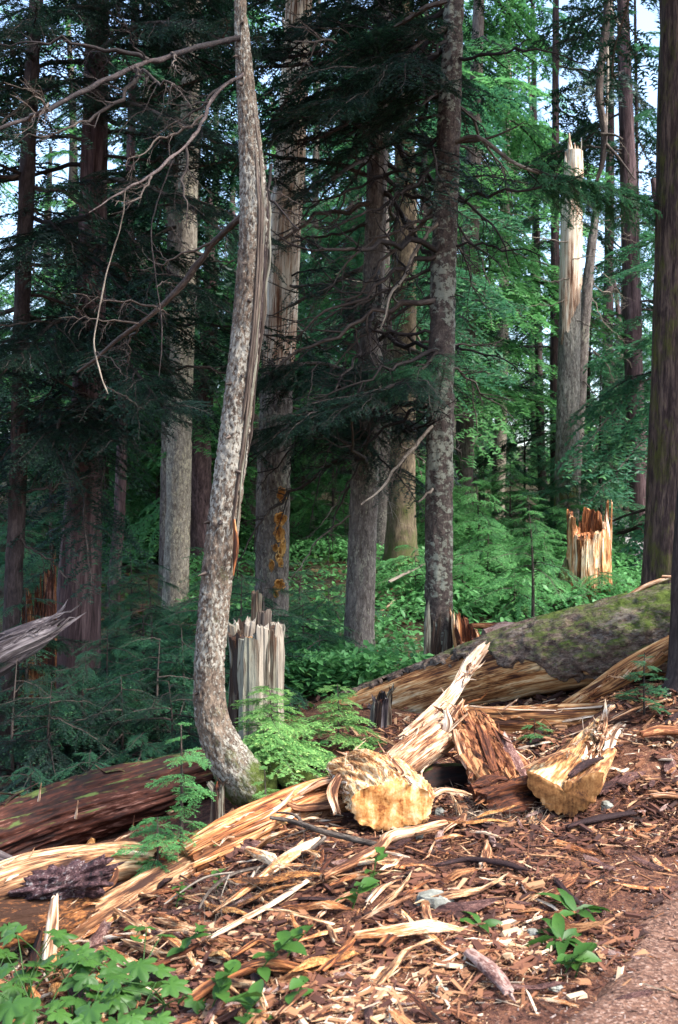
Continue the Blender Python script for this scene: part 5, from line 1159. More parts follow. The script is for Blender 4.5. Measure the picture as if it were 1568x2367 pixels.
def slat_stump(name, label, px, pyb, hw, Y, hf, n, mats, inner, seed, core=.6, lean=0, flare=.12, jg=.05, flat=.35, depth=1.0, fill=.62, blunt=(.25, .8)):
    """a broken stump of separate upright shards round a ragged core; hf(angle) gives the picture row of the top, angle 0 faces us, 90 deg is right"""
    g = np.random.default_rng(seed); b = P(px, pyb, Y); b[2] = min(b[2], float(G(b[0], Y)) - .04); r = hw / F_PX * Y
    root = thing(name, label, 'stump', b); zref = b[2]
    w_ = g.uniform(.35, 1.9, n); w_ = w_ / w_.sum() * 2 * PI; th = np.cumsum(w_) - w_ / 2
    for k in range(n):
        t_ = th[k]; nrm = np.array([math.sin(t_), -math.cos(t_) * depth, 0]); topz = P(0, hf(math.degrees(t_) % 360) + g.normal(0, 5), Y)[2]; H = topz - zref
        rr_ = r * g.uniform(.86, 1.04); c = b + nrm * rr_; ln = np.array([lean / F_PX * Y, 0, 0])
        a_, m1, m2, e = c + nrm * r * flare, c + [0, 0, H * .4] + ln * .4, c + [0, 0, H * .8] + ln * .8 + g.normal(0, .006, 3), c + [0, 0, H] + ln + nrm * g.normal(0, .02)
        wd = max(.012, w_[k] * r * fill)
        mb = MB(); L = float(np.linalg.norm(e - a_))
        tp = g.uniform(*blunt)
        sweep(mb, [a_, m1, m2, e], np.array([wd * 1.1, wd, wd * g.uniform(.75, 1), wd * tp]), 14, 50, s1=jag(seed + k * 1.3, jg, 2.2, L, 2), up=nrm, prof=lambda th_, f: (np.abs(np.cos(th_) / flat) ** 3 + np.abs(np.sin(th_)) ** 3) ** (-1 / 3), rough=fibre(wd * .22, 2.6, 3.0, k + seed))
        part('shard', mb.mesh('shard', mats[g.integers(len(mats))], b, smooth=False), root)
    hmid = P(0, hf(0), Y)[2] - zref
    mb = MB(); sweep(mb, [b, b + [lean / F_PX * Y * core * .5, 0, hmid * core * .5], b + [lean / F_PX * Y * core, 0, hmid * core]], [r * .96, r * .9, r * .84], 40, 40, s1=jag(seed, hmid * .3, 4, hmid * core, 2), rough=fibre(r * .1, 5, 2, seed), dep=(0, -.05), cap=(False, True))
    part('broken_core', mb.mesh('broken_core', inner, b, smooth=False), root)
    return root
def hctl(pairs):
    a_ = np.array([p[0] for p in pairs], float); v_ = np.array([p[1] for p in pairs], float)
    return lambda d: float(np.interp(d, np.concatenate([a_ - 360, a_, a_ + 360]), np.tile(v_, 3)))
slat_stump('splintered_stump', 'weathered grey splintered stump behind the curved tree', 592, 1745, 56, 6.55, hctl([(0, 1462), (25, 1452), (50, 1440), (80, 1445), (100, 1450), (150, 1470), (176, 1372), (184, 1372), (200, 1440), (250, 1455), (280, 1440), (310, 1462), (335, 1470)]), 19, [GREYWOOD, GREYWOOD, SPLITGREY], RUSTWOOD, 11, core=.9, jg=.07, fill=.92, blunt=(.7, 1.05), flat=.45)
slat_stump('bright_stump', 'freshly broken orange stump with tall spikes on the green slope', 1363, 1392, 47, 12.6, hctl([(0, 1238), (20, 1232), (45, 1225), (70, 1205), (86, 1160), (98, 1160), (112, 1210), (140, 1200), (160, 1155), (172, 1153), (185, 1212), (220, 1225), (250, 1215), (264, 1162), (276, 1162), (290, 1225), (320, 1240), (340, 1238)]), 20, [ORANGE, CREAM, ORANGE], ORANGE, 5, core=1.0, jg=.12, flat=.3, fill=.86, blunt=(.45, .9))
slat_stump('rotten_stump', 'small hollow orange rotten stump leaning behind the mossy log', 1092, 1530, 34, 8.7, hctl([(0, 1485), (60, 1470), (100, 1462), (150, 1440), (200, 1425), (250, 1412), (290, 1418), (330, 1470)]), 18, [ORANGE, REDROT], DARKLOG, 9, core=.4, lean=-16, jg=.06)
slat_stump('grey_stub', 'short grey weathered stub before the left part of the mossy log', 878, 1700, 23, 7.6, hctl([(0, 1612), (50, 1590), (90, 1585), (130, 1595), (200, 1610), (270, 1622), (320, 1618)]), 12, [GREYWOOD, GREYWOOD, GREYLOG], DARKLOG, 15, core=.8, lean=6, jg=.06)
slat_stump('rotten_stump', 'tall crumbling orange brown stump in the dark at far left', 92, 1560, 38, 8.9, hctl([(0, 1420), (60, 1330), (90, 1292), (120, 1290), (160, 1330), (220, 1380), (270, 1400), (320, 1420)]), 20, [REDROT, REDROT, DARKLOG], DARKLOG, 21, core=.8, jg=.16)
slat_stump('broken_post', 'small grey post of wood against the foot of the curved tree', 505, 1895, 12, 5.6, hctl([(0, 1808), (90, 1800), (180, 1795), (270, 1812)]), 6, [GREYWOOD], REDROT, 6, core=.8, jg=.03)
mb = MB(); p3 = [P(1303, 1400, 12.5), P(1305, 1330, 12.55), P(1312, 1290, 12.6)]; sweep(mb, p3, np.array([16, 13, 6]) / F_PX * 12.5, 16, 40, rough=plates(.012, 2, 5, 8))
mono('mossy_post', mb.mesh('mossy_post', BK_MOSSY, p3[0]), 'short dark mossy stub leaning against the left of the orange stump', 'stump', p3[0])
# ------------------------------------------------------------------ branches and long splinters lying on the debris
def stick(label, pxs, w, mat, lift=.03, name='fallen_branch', cat='branch', sub=(), seg=9, rings=70, flat=None):
    pts = []
    for q in pxs:
        if len(q) == 3: pts.append(P(*q))
        else:
            h_ = hit(*q); pts.append(h_ + [0, 0, lift])
    pts = np.array(pts); Y = pts[:, 1].mean(); mb = MB(); base = pts[len(pts) // 2]
    w = np.asarray(w, float) / F_PX * Y; sd = sum(map(ord, label)) % 61
    L = np.linalg.norm(np.diff(catmull(pts, 150), axis=0), axis=1).sum()
    kw = {}
    if flat: kw = dict(prof=lambda th, f: (np.abs(np.cos(th) / flat) ** 3 + np.abs(np.sin(th)) ** 3) ** (-1 / 3), s0=jag(sd, -.08, 2, 0), s1=jag(sd + 3, .10, 2, L))
    sweep(mb, pts, w, seg, rings, rough=fibre(w.max() * .13, 2.5, 7, sd, w.max() * .12), **kw)
    if not sub: return mono(name, mb.mesh(name, mat, base), label, cat, base)
    root = thing(name, label, cat, base); part('stem', mb.mesh('stem', mat, base), root)
    for sp_, sw in sub:
        mb = MB(); sweep(mb, [P(*q) if len(q) == 3 else hit(*q) + [0, 0, lift] for q in sp_], np.asarray(sw, float) / F_PX * Y, 7, 40, rough=fibre(.001, 2, 8)); part('side_twig', mb.mesh('side_twig', mat, base), root)
    return root
stick('forked grey branch lying over the orange split log', [(625, 1890, 5.0), (680, 1900, 4.95), (740, 1920, 4.85), (800, 1935, 4.78), (880, 1955, 4.7)], [4, 6, 7, 7, 6], DEADTWIG, sub=[([(700, 1908, 4.92), (690, 1890, 4.95), (670, 1880, 4.97), (640, 1878, 5.0)], [4, 4, 3, 2]), ([(720, 1915, 4.9), (660, 1935, 4.85), (620, 1950, 4.8)], [3, 2, 1])])
stick('long thin arching twig bending down to the ground below the split log', [(752, 1935, 4.75), (700, 1975, 4.66), (620, 2000, 4.6), (540, 2020, 4.52), (490, 2055, 4.42), (462, 2100, 4.34), (452, 2150, 4.3)], [5, 4.5, 4, 4, 3.5, 3, 2], DEADTWIG, sub=[([(600, 2004, 4.56), (572, 2050, 4.45), (545, 2110, 4.4)], [2.2, 1.8, 1]), ([(560, 2014, 4.54), (470, 2030, 4.48), (380, 2090, 4.4)], [2.5, 2.5, 1.5]), ([(530, 2022, 4.5), (510, 2080, 4.4), (515, 2120, 4.36)], [1.8, 1.5, 1])])
stick('pale crooked branch lying below the cut end', [(745, 2060), (830, 2015), (875, 1990), (900, 1965), (960, 1950), (1030, 1930)], [8, 12, 14, 14, 13, 9], CREAM, .05)
LSP = [('very long pale splinter running down towards the lower left', [(500, 2130), (580, 2070), (660, 2010), (740, 1960)], [4, 12, 18, 14], ORANGE, .04),
       ('long straight cream splinter below the arching twig', [(485, 2190), (560, 2150), (640, 2105), (712, 2060)], [7, 11, 11, 8], CREAM, .035),
       ('cream splinter with a squared end right of the long ones', [(735, 2140), (790, 2095), (815, 2080)], [8, 10, 6], CREAM, .03),
       ('orange splinter pointing up from the lower middle', [(740, 2270), (790, 2225), (825, 2185)], [9, 13, 8], ORANGE, .03),
       ('pale splinter at the bottom edge left of centre', [(640, 2375), (690, 2325), (720, 2300)], [7, 10, 5], CREAM, .025),
       ('thick reddish piece of bark pointing to the bottom right', [(1090, 2225), (1140, 2270), (1180, 2320)], [22, 24, 16], BARKCHIP, .03),
       ('dark stick of bark slanting beside the gravel path', [(1285, 2045), (1320, 2085), (1360, 2120)], [8, 9, 5], BARKCHIP, .02),
       ('short pale block of wood standing on the chips', [(1118, 2012), (1124, 1985), (1126, 1962)], [12, 12, 7], CREAM, .02),
       ('pale flat splinter below the grey rock', [(1000, 2165), (985, 2125), (978, 2085)], [9, 12, 8], CREAM, .02),
       ('broad broken slab of orange wood at the lower left behind the leaves', [(440, 2345), (520, 2290), (620, 2260), (700, 2270)], [16, 22, 22, 10], ORANGE, .04),
       ('pale cracked slab lying among the leaves at the bottom left', [(200, 2370), (300, 2335), (400, 2315)], [10, 15, 8], CREAM, .04),
       ('brown splinter under the lower left leaves', [(300, 2280), (400, 2235), (460, 2200)], [8, 12, 6], REDROT, .03),
       ('orange splinter pointing left below the long cream ones', [(545, 2230), (600, 2200), (640, 2215)], [7, 10, 5], ORANGE, .03),
       ('reddish stick of rotten wood below the arching twig end', [(735, 2045), (760, 2010), (780, 1990)], [5, 7, 3], REDROT, .03),
       ('straight pale splinter left of the notched log', [(1165, 1745), (1195, 1765), (1222, 1790)], [4, 6, 4], CREAM, .06),
       ('rusty thin root reaching down beside the red chunk', [(1160, 1770), (1110, 1810), (1085, 1855)], [5, 6, 4], REDROT, .12),
       ('bent pale splinter on the chips below the red chunk', [(1030, 1935), (1060, 1915), (1075, 1900), (1072, 1925)], [6, 7, 6, 4], CREAM, .03),
       ('dark bark strip lying flat below the notched log', [(1310, 1925), (1390, 1905), (1470, 1895)], [8, 14, 9], BARKCHIP, .03),
       ('pale plank end on the mound by the right edge', [(1500, 1860), (1540, 1855), (1590, 1862)], [10, 13, 10], CREAM, .03),
       ('dark plank edge jutting in from the right edge', [(1480, 1720), (1530, 1712), (1600, 1718)], [12, 20, 20], REDROT, .05),
       ('pale curved splinter on the crest of the mound', [(1420, 1680), (1480, 1655), (1540, 1640)], [6, 9, 5], CREAM, .05),
       ('long dark bark strip in the middle of the debris', [(1010, 2020), (1080, 2005), (1160, 2015), (1210, 2030)], [7, 12, 12, 6], BARKCHIP, .03),
       ('pale splinter pointing up from the grass below the cut end', [(850, 2110), (880, 2075), (905, 2060)], [8, 10, 5], CREAM, .03),
       ('short rusty slab beside the middle plant', [(880, 2210), (920, 2175), (950, 2140)], [12, 18, 9], ORANGE, .03)]
for lb, pts, w, mat, lf in LSP:
    stick(lb, pts, w, mat, lf, 'wood_splinter', 'splinter', seg=12, rings=50, flat=.4)

# rocks
def rock(label, px, py, w, h, seed, mat=ROCK, sq=.5):
    p = hit(px, py); mb = MB(); r = w / F_PX * p[1]; nu, nv = 11, 8; vv = []
    for i in range(nv + 1):
        for j in range(nu):
            a_ = j / nu * 2 * PI; b2 = i / nv * PI; d = np.array([math.sin(b2) * math.cos(a_), math.sin(b2) * math.sin(a_), math.cos(b2)])
            q = d / (np.abs(d) ** 4).sum() ** .25
            vv.append(q * r * (1 + .34 * float(fbm(d[0] * 1.5 + seed, d[1] * 1.5, d[2] * 1.5, 2))) * np.array([1, .8, h / w]))
    ix = np.arange((nv + 1) * nu).reshape(nv + 1, nu); nx = np.roll(ix, -1, 1)
    mb.add(vv, np.stack([ix[:-1], ix[1:], nx[1:], nx[:-1]], -1).reshape(-1, 4))
    return mono('rock', mb.mesh('rock', mat, smooth=False), label, 'rock', p + [0, 0, .25 * r * h / w])
rock('flat pale grey rock lying on the chips right of centre', 1008, 2092, 46, 21, 3)
rock('pale boulder on the grey gravel path in the distance', 1462, 1216, 26, 11, 8)
rock('small round grey stone below the notched log', 1402, 1868, 12, 11, 12)
rock('grey stone in the shadow under the cut end', 958, 1935, 22, 14, 15)
rock('little white stone by the leaf rosette', 1232, 2165, 12, 9, 18)
rock('small grey stone near the gravel below the rosette', 1285, 2290, 15, 8, 22)
rock('small pale stone at the bottom middle', 1020, 2295, 14, 8, 25)
rock('small grey stone right of the cut end', 1015, 1880, 10, 9, 27)

# ------------------------------------------------------------------ leafy plants in front
def leaf_mesh(kind, seed):
    g = np.random.default_rng(seed); mb = MB()
    if kind == 'lobed':
        lob = [(-150, .45), (-95, .78), (-48, .85), (0, 1.0), (48, .85), (95, .78), (150, .45)]
        outl = []
        for i, (a_, r_) in enumerate(lob):
            r_ *= g.uniform(.9, 1.1)
            outl += [(a_ - 14, r_ * .80), (a_ - 6, r_ * .9), (a_, r_), (a_ + 6, r_ * .9), (a_ + 14, r_ * .8)]
            if i < 6: outl.append(((a_ + lob[i + 1][0]) / 2, .50 * g.uniform(.9, 1.1)))
        pts = [(r_ * math.cos(rad(a_)), r_ * math.sin(rad(a_))) for a_, r_ in outl]
        V = [(0, 0, 0)] + [(x * .55, y * .55, .05 - .05 * math.hypot(x, y) + .03 * math.cos(6 * math.atan2(y, x))) for x, y in pts] + [(x, y, -.22 * (x * x + y * y) + .03 * math.cos(7 * math.atan2(y, x)) + g.normal(0, .012)) for x, y in pts]
        V = np.array(V); V[:, 0] += .25; n = len(pts); T = [(0, 1 + i, 2 + i) for i in range(n - 1)]
        Q = [(1 + i, 1 + n + i, 2 + n + i, 2 + i) for i in range(n - 1)]
        mb.add(V * .6, Q, T, m=0, col=.5)
    else:
        k = 9; u = np.linspace(0, 1, k); wd = {'lance': .20, 'oval': .27, 'strap': .15}[kind] * np.sin(PI * np.clip(u, .02, 1) ** .8) ** .8 + .004
        bend = {'lance': .28, 'oval': .2, 'strap': .5}[kind] * g.uniform(.6, 1.4)
        z = .25 * u - bend * u ** 2; sw = .06 * np.sin(u * 3 + g.uniform(0, 3))
        V = np.concatenate([np.stack([u, sw + wd, z + .35 * wd + .015 * np.sin(u * 20)], 1), np.stack([u, sw, z], 1), np.stack([u, sw - wd, z + .35 * wd + .015 * np.sin(u * 17)], 1)])
        i = np.arange(k - 1); Q = np.vstack([np.stack([i, i + 1, i + 1 + k, i + k], 1), np.stack([i + k, i + 1 + k, i + 1 + 2 * k, i + 2 * k], 1)])
        mb.add(V, Q, col=.4)
    return mb.mesh('leaf', LF_PLANT)
LM = {k: [leaf_mesh(k, 60 + q) for q in range(4)] for k in ('lobed', 'lance', 'oval', 'strap')}
def plant(label, px, py, kind, n, size, h, seed, group=None, spread=1.0, lean=(0, 0)):
    g = np.random.default_rng(seed); b = hit(px, py); root = thing('leafy_plant', label, 'plant', b, group)
    nst = 1 if kind in ('lance', 'oval') else n
    if kind == 'lobed':
        for q in range(n):
            a = g.uniform(0, 2 * PI); hh = h * g.uniform(.55, 1.1); top = np.array([math.cos(a) * .16 * spread * g.uniform(.3, 1.2), math.sin(a) * .16 * spread * g.uniform(.3, 1.2), hh])
            mb = MB(); tube_lo(mb, catmull([(0, 0, -.02), top * [.35, .35, .6], top], 8), .0028, .0018, 0, 5); part('stem', mb.mesh('stem', LF_PLANT), root)
            part('leaf', LM['lobed'][g.integers(4)], root, top, (g.normal(0, .3), g.uniform(.0, .5), a + g.normal(0, .4)), size * g.uniform(.75, 1.2))
    elif kind == 'strap':
        for q in range(n):
            a = q * 2 * PI / n + g.normal(0, .35); part('leaf', LM['strap'][g.integers(4)], root, (0, 0, .005), (g.normal(0, .35), -g.uniform(-.1, .55), a), size * g.uniform(.7, 1.2))
    else:
        top = np.array([lean[0], lean[1], h]); st = catmull([(0, 0, -.02), top * .55 + [0, 0, .04 * h], top], 12)
        mb = MB(); tube_lo(mb, st, .003, .0015, 0, 5); part('stem', mb.mesh('stem', LF_PLANT), root)
        for q in range(n):
            f = .3 + .7 * q / (n - 1) if n > 1 else 1; p = st[min(11, int(f * 11))]
            a = (q % 2) * PI + g.normal(0, .5) + math.atan2(lean[1], lean[0] + 1e-6) + PI / 2 * .75
            part('leaf', LM[kind][g.integers(4)], root, p, (g.normal(0, .25), -g.uniform(-.25, .3), a), size * g.uniform(.7, 1.15))
    return root
GL = 'broad lobed leaf plants at the bottom left'
for k, (px, py, n, sz, h) in enumerate([(60, 2340, 7, .11, .24), (170, 2380, 7, .11, .20), (260, 2330, 6, .105, .17), (20, 2240, 5, .10, .20), (120, 2270, 5, .10, .14), (320, 2385, 5, .10, .14), (-40, 2400, 6, .11, .2), (200, 2430, 6, .11, .18), (90, 2430, 6, .11, .22), (395, 2330, 4, .09, .12), (330, 2270, 3, .08, .12)]):
    plant('broad lobed green leaves in the thick patch at the bottom left', px, py, 'lobed', n + 2, sz * 1.15, h, 70 + k, GL)
plant('lance leaved plant among chips right of the long splinters', 810, 2105, 'lance', 6, .12, .10, 90, lean=(.05, -.02))
plant('upright leafy sprig behind the lance leaved plant', 855, 2060, 'lance', 6, .085, .17, 91, lean=(.04, 0))
plant('rosette of long strap leaves by the gravel path', 1300, 2185, 'strap', 15, .145, .1, 92)
plant('tall bent strap leaves at the top of the path side rosettes', 1330, 2120, 'strap', 9, .14, .1, 93)
plant('dark broad leaves at the bottom of the path side rosettes', 1300, 2255, 'oval', 8, .085, .07, 94, lean=(.05, -.03))
plant('pair of drooping bright leaves left of the rosettes', 1110, 2150, 'strap', 4, .11, .1, 95)
plant('small oval leaved sprig in the dark hollow under the weathered log', 405, 2100, 'oval', 5, .07, .1, 96, lean=(.03, 0))
plant('trailing oval leaved stem at the lower left of the splinters', 400, 2230, 'oval', 6, .085, .13, 97, lean=(.10, 0))
plant('stem of dark oval leaves across the lower left debris', 560, 2290, 'oval', 8, .095, .16, 98, lean=(.16, .02))
plant('leaning leafy stem over the orange slab at lower left', 480, 2340, 'oval', 7, .10, .14, 99, lean=(.08, 0))
plant('low leaves right of the lower left patch', 540, 2390, 'oval', 6, .10, .1, 100, lean=(.08, 0))
plant('few dark leaves in a gap of the lower middle debris', 680, 2320, 'oval', 4, .08, .07, 101, lean=(.03, 0))
plant('green leaves under the arching twig', 500, 2060, 'oval', 5, .06, .08, 102, lean=(.02, 0))
plant('sprig right of the dark oval leaved stem', 650, 2225, 'oval', 5, .08, .1, 103, lean=(.09, 0))
plant('few leaves beside the lichen covered bark at right', 1330, 2250, 'oval', 3, .08, .05, 104, lean=(.03, 0))
plant('leaf pair low among the chips left of the hollow gap', 310, 2190, 'oval', 4, .07, .08, 105, lean=(.02, 0))

# ------------------------------------------------------------------ debris: single fragments, then the uncountable litter
def frag_mesh(seed, asp, flat, mat, name):
    g = np.random.default_rng(seed); mb = MB()
    bend = g.normal(0, .06)
    pts = [(-.5, 0, 0), (-.15, bend * .6, .03 * g.normal()), (.2, bend, .03 * g.normal()), (.5, bend * .3, 0)]
    w = np.array([g.uniform(.3, .9), 1, g.uniform(.7, 1.1), g.uniform(.15, .7)]) * asp * .5
    sd = seed * 1.37
    sweep(mb, pts, w, 7, 4, s0=jag(sd, -.22, 2, 0), s1=jag(sd + 1, .25, 2, 1.0), prof=lambda th, f: (np.abs(np.cos(th) / flat) ** 3 + np.abs(np.sin(th)) ** 3) ** (-1 / 3) * (1 + .25 * noise(np.cos(th) * 2 + sd, np.sin(th) * 2, f * 5)))
    return mb.mesh(name, mat, smooth=False)
FR = {'bark_fragment': [frag_mesh(500 + k, g_, f_, m_, 'bark_fragment') for k, (g_, f_, m_) in enumerate([(.25, .3, BARKCHIP), (.4, .22, BARKCHIP), (.2, .4, BARKCHIP), (.3, .3, REDROT), (.22, .35, REDROT), (.14, .5, BARKCHIP), (.12, .5, REDROT)])],
      'wood_chip': [frag_mesh(520 + k, g_, f_, m_, 'wood_chip') for k, (g_, f_, m_) in enumerate([(.10, .45, CREAM), (.16, .3, PALELOG), (.07, .5, ORANGE), (.2, .3, ORANGE), (.10, .4, ORANGE), (.06, .6, CREAM), (.13, .4, SNAGWOOD)])]}
def debris_xy(g, n, far=7.4):
    out = []
    while len(out) < n:
        y = 2.9 + (far - 2.9) * g.random() ** 1.1; px = g.uniform(-40, 1600); x = (px - CX) / F_PX * y
        if x > PATHX(y) + g.normal(-.05, .13) + .12 * noise(x * 5, y * 5, 7.0) and g.random() < .93: continue
        if px < 520 and y > 4.9: continue
        if px < 900 and y > 6.2 and g.random() < .6: continue
        out.append((x, y))
    return out
def gnormal(x, y):
    e = .06; return Vector((-(float(G(x + e, y)) - float(G(x - e, y))) / (2 * e), -(float(G(x, y + e)) - float(G(x, y - e))) / (2 * e), 1)).normalized()
def scatter_frag(name, n, label, group, smin, smax, seed, cat):
    g = np.random.default_rng(seed)
    for k, (x, y) in enumerate(debris_xy(g, n)):
        s_ = smin + (smax - smin) * g.random() ** 2; nm = gnormal(x, y)
        az = g.normal(.6, .55) if g.random() < .7 else g.uniform(0, PI)
        q = nm.to_track_quat('Z', 'Y') @ Euler((g.normal(0, .22), g.normal(0, .16), az)).to_quaternion()
        mono(name, FR[name][g.integers(len(FR[name]))], label, cat, (x, y, float(G(x, y)) + .004 + .012 * g.random()), group, q.to_euler(), s_)
scatter_frag('bark_fragment', 295, 'red brown fragment of broken bark lying in the debris', 'bark fragments strewn over the debris', .05, .24, 11, 'bark')
FR['loose_bark'] = [frag_mesh(540 + k, g_, f_, m_, 'loose_bark') for k, (g_, f_, m_) in enumerate([(.32, .22, BARKCHIP), (.45, .16, BARKCHIP), (.22, .3, REDROT), (.28, .22, REDROT), (.2, .25, ORANGE), (.36, .2, BARKCHIP)])]
FR['long_splinter'] = [frag_mesh(560 + k, g_, f_, m_, 'long_splinter') for k, (g_, f_, m_) in enumerate([(.09, .45, ORANGE), (.14, .3, ORANGE), (.07, .5, CREAM), (.12, .35, PALELOG), (.18, .25, RUSTWOOD), (.1, .4, PALELOG)])]
def splinter_xy(n, seed):
    g = np.random.default_rng(seed); out = []
    while len(out) < n:
        u = g.random(); px = -20 + 1150 * u + g.normal(0, 60); py = 2230 - 330 * u + g.normal(40, 110); h_ = hit(px, py)
        if h_[1] < 7: out.append((h_[0], h_[1]))
    return out
g = np.random.default_rng(41)
for x, y in splinter_xy(120, 40):
    q = gnormal(x, y).to_track_quat('Z', 'Y') @ Euler((g.normal(0, .3), g.normal(-.06, .16), g.normal(.62, .35))).to_quaternion()
    mono('long_splinter', FR['long_splinter'][g.integers(6)], 'long splinter of torn wood lying among the debris', 'splinter', (x, y, float(G(x, y)) + .02 + .02 * g.random()), 'long splinters among the debris', q.to_euler(), .15 + .28 * g.random() ** 1.6)
scatter_frag('loose_bark', 84, 'large loose slab of broken bark or wood lying on the debris', 'loose slabs among the debris', .16, .40, 14, 'bark')
scatter_frag('wood_chip', 295, 'pale splintered wood chip lying in the debris', 'wood chips strewn over the debris', .05, .22, 12, 'wood chip')

def litter(name, n, smin, smax, seed, mat, xy, colf, flat=.22, thick=.18, slim=(.08, .42), pw=4.2, clump=False):
    g = np.random.default_rng(seed); xy = np.array(xy(g, n)); x, y = xy[:, 0], xy[:, 1]
    if clump:
        k_ = g.random(len(x)) < .45 + .9 * fbm(x * 2.6, y * 2.6, seed * .37, 2); x, y = x[k_], y[k_]
    n = len(x)
    s_ = smin + (smax - smin) * g.random(n) ** pw; w = s_ * g.uniform(*slim, n); h = np.minimum(w * .6, s_ * thick) * g.uniform(.4, 1, n)
    a = np.where(g.random(n) < .6, g.normal(.6, .6, n), g.uniform(0, PI, n)); tp = g.normal(0, .25, n); tr = g.normal(0, .3, n)
    d = np.stack([np.cos(a) * np.cos(tp), np.sin(a) * np.cos(tp), np.sin(tp)], 1); sv = np.stack([-np.sin(a) * np.cos(tr), np.cos(a) * np.cos(tr), np.sin(tr)], 1); uv = np.cross(d, sv)
    c = np.stack([x, y, G(x, y) + g.uniform(-.012, .012, n)], 1)
    V = []; TC = []
    for (i, j, k) in [(-1, -1, -1), (1, -1, -1), (1, 1, -1), (-1, 1, -1), (-1, -1, 1), (1, -1, 1), (1, 1, 1), (-1, 1, 1)]:
        fl_ = g.uniform(.55, 1.15, n); fw = g.uniform(.4, 1.15, n)
        V.append(c + d * (i * .5 * s_ * fl_)[:, None] + sv * (j * .5 * w * fw)[:, None] + uv * (k * .5 * h)[:, None])
        TC.append(np.stack([j * .5 * w + x, k * .5 * h + y, i * .5 * s_], 1))
    V = np.stack(V, 1); TC = np.stack(TC, 1); b = np.arange(n)[:, None] * 8
    F = [(4, 5, 6, 7), (0, 1, 5, 4), (1, 2, 6, 5), (2, 3, 7, 6), (3, 0, 4, 7)]
    Q = np.concatenate([b + np.array([f]) for f in F]); cc = colf(g, n)
    if clump: cc = np.clip(cc + .28 * fbm(x * 1.7, y * 1.7, 8.8, 2), 0, 1)
    mb = MB(); mb.add(V, Q, tc=TC, col=np.tile(cc, 5)); return setting(name, mb.mesh(name, mat, smooth=False), 'stuff')
lc_ = lambda g, n: np.clip(g.beta(1.3, 1.9, n), 0, 1)
litter('wood_litter', 80000, .005, .10, 21, LITTER, lambda g, n: debris_xy(g, n, 7.9), lc_, clump=True)
litter('wood_shreds', 9000, .03, .17, 25, LITTER, lambda g, n: debris_xy(g, n, 7.6), lambda g, n: np.clip(g.beta(1.5, 1.2, n), 0, 1), slim=(.03, .09), pw=2.2, clump=True)
litter('bark_crumbs', 46000, .004, .022, 22, LITTER, lambda g, n: [(x, y) for x, y in debris_xy(g, n, 6.0)], lambda g, n: np.clip(g.beta(1.3, 2.0, n), 0, 1))
def path_xy(g, n):
    y = 2.7 + 2.9 * g.random(n); x = PATHX(y) + g.normal(.5, .45, n); k = (x < 2.6); return np.stack([x[k], y[k]], 1)
litter('gravel', 22000, .004, .022, 23, PEBBLE, path_xy, lambda g, n: g.beta(1.4, 1.8, n), thick=.5)
def floor_xy(g, n):
    y = 7 + 9 * g.random(n); x = g.uniform(-.4, .36, n) * y; return np.stack([x, y], 1)
litter('twig_litter', 9000, .02, .16, 24, LITTER, floor_xy, lambda g, n: np.clip(g.beta(1.3, 2.2, n), 0, 1))
# fine dry brush under the arching twig
g = np.random.default_rng(77); mb = MB()
for k in range(260):
    px, py = g.uniform(450, 740), 0; py = np.interp(px, [450, 740], [2110, 1960]) + g.uniform(-10, 70); b = hit(px, py)
    a = g.uniform(0, 2 * PI); l = g.uniform(.05, .16); d = np.array([math.cos(a) * .7, math.sin(a) * .7, g.uniform(.2, .9)])
    tube_lo(mb, np.array([b, b + d * l * .5 + g.normal(0, .01, 3), b + d * l + g.normal(0, .02, 3) - [0, 0, .02]]), .0012, .0006, 0, 3)
for k in range(160):
    px, py = g.uniform(1040, 1260), g.uniform(1850, 1910); b = hit(px, py)
    a = g.uniform(0, 2 * PI); l = g.uniform(.06, .2); d = np.array([math.cos(a) * .8, math.sin(a) * .8, g.uniform(.1, .7)])
    tube_lo(mb, np.array([b, b + d * l * .5 + g.normal(0, .015, 3), b + d * l + g.normal(0, .02, 3) - [0, 0, .03]]), .0014, .0006, 0, 3)
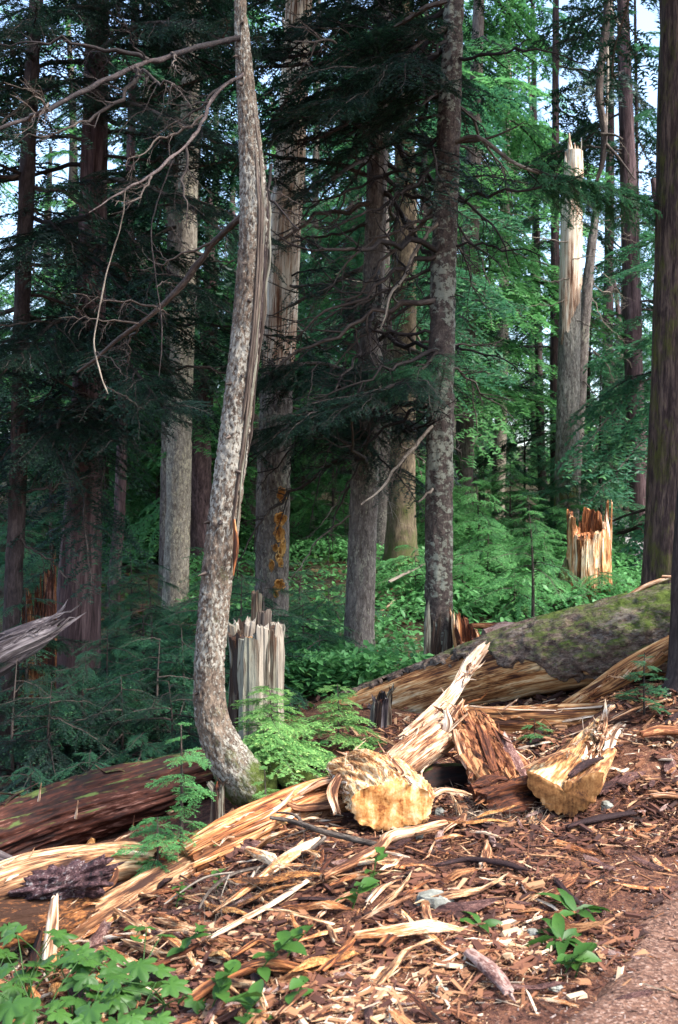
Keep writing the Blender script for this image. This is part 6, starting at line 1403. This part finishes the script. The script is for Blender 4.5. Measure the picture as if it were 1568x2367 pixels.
setting('dry_brush', mb.mesh('dry_brush', DEADTWIG), 'stuff')

# ------------------------------------------------------------------ labels that say which one
MARKS = [(-400, 'the left edge'), (48, 'the edge trunk'), (205, 'the furrowed trunk'), (425, 'the tan trunk'), (545, 'the curved tree'), (645, 'the woodpecker trunk'), (858, 'the grey brown trunk'),
         (935, 'the mossy based tree'), (1022, 'the scaly trunk'), (1090, 'the reddish trunk'), (1162, 'the thin grey trunk'), (1320, 'the bleached snag'), (1455, 'the purplish trunk'), (1580, 'the massive right trunk'), (2600, 'the right edge')]
ORD = ['first', 'second', 'third', 'fourth', 'fifth', 'sixth', 'seventh', 'eighth', 'ninth', 'tenth', 'eleventh', 'twelfth']
def tell_apart(group, noun):
    obs = [o for o in COL.objects if o.parent is None and o.get('group') == group]
    rows = {}
    for o in obs:
        px = CX + F_PX * o.location.x / o.location.y
        i = max(k for k, m_ in enumerate(MARKS[:-1]) if m_[0] <= px or k == 0); rows.setdefault(i, []).append((px, o))
    for i, r_ in rows.items():
        r_.sort(key=lambda q: q[0]); a_, b_ = MARKS[i][1], MARKS[i + 1][1]
        where = 'between %s and %s' % (a_, b_)
        if i == 0: where = 'left of ' + b_
        if i == len(MARKS) - 2: where = 'right of ' + a_
        for k, (px, o) in enumerate(r_):
            o['label'] = ('%s %s' % (noun, where)) if len(r_) == 1 else ('%s from left, %s %s' % (ORD[k], noun, where))
for gname, noun in [('dark conifers in the forest behind', 'dark conifer'), ('mid green conifers in the forest behind', 'mid green conifer'), ('fresh green conifers in the forest behind', 'fresh green conifer'),
                    ('dark hemlock saplings', 'dark young hemlock'), ('blue green hemlock saplings', 'blue green young hemlock'), ('mid green hemlock saplings', 'mid green young hemlock'),
                    ('understorey conifers, fresh', 'low fresh conifer'), ('understorey conifers, mid', 'low mid green conifer')]:
    tell_apart(gname, noun)
lob = sorted([o for o in COL.objects if o.get('group') == GL], key=lambda o: o.location.x / o.location.y)
for k, o in enumerate(lob): o['label'] = 'broad lobed leaf plant, %s from left in the bottom left patch' % ORD[k]
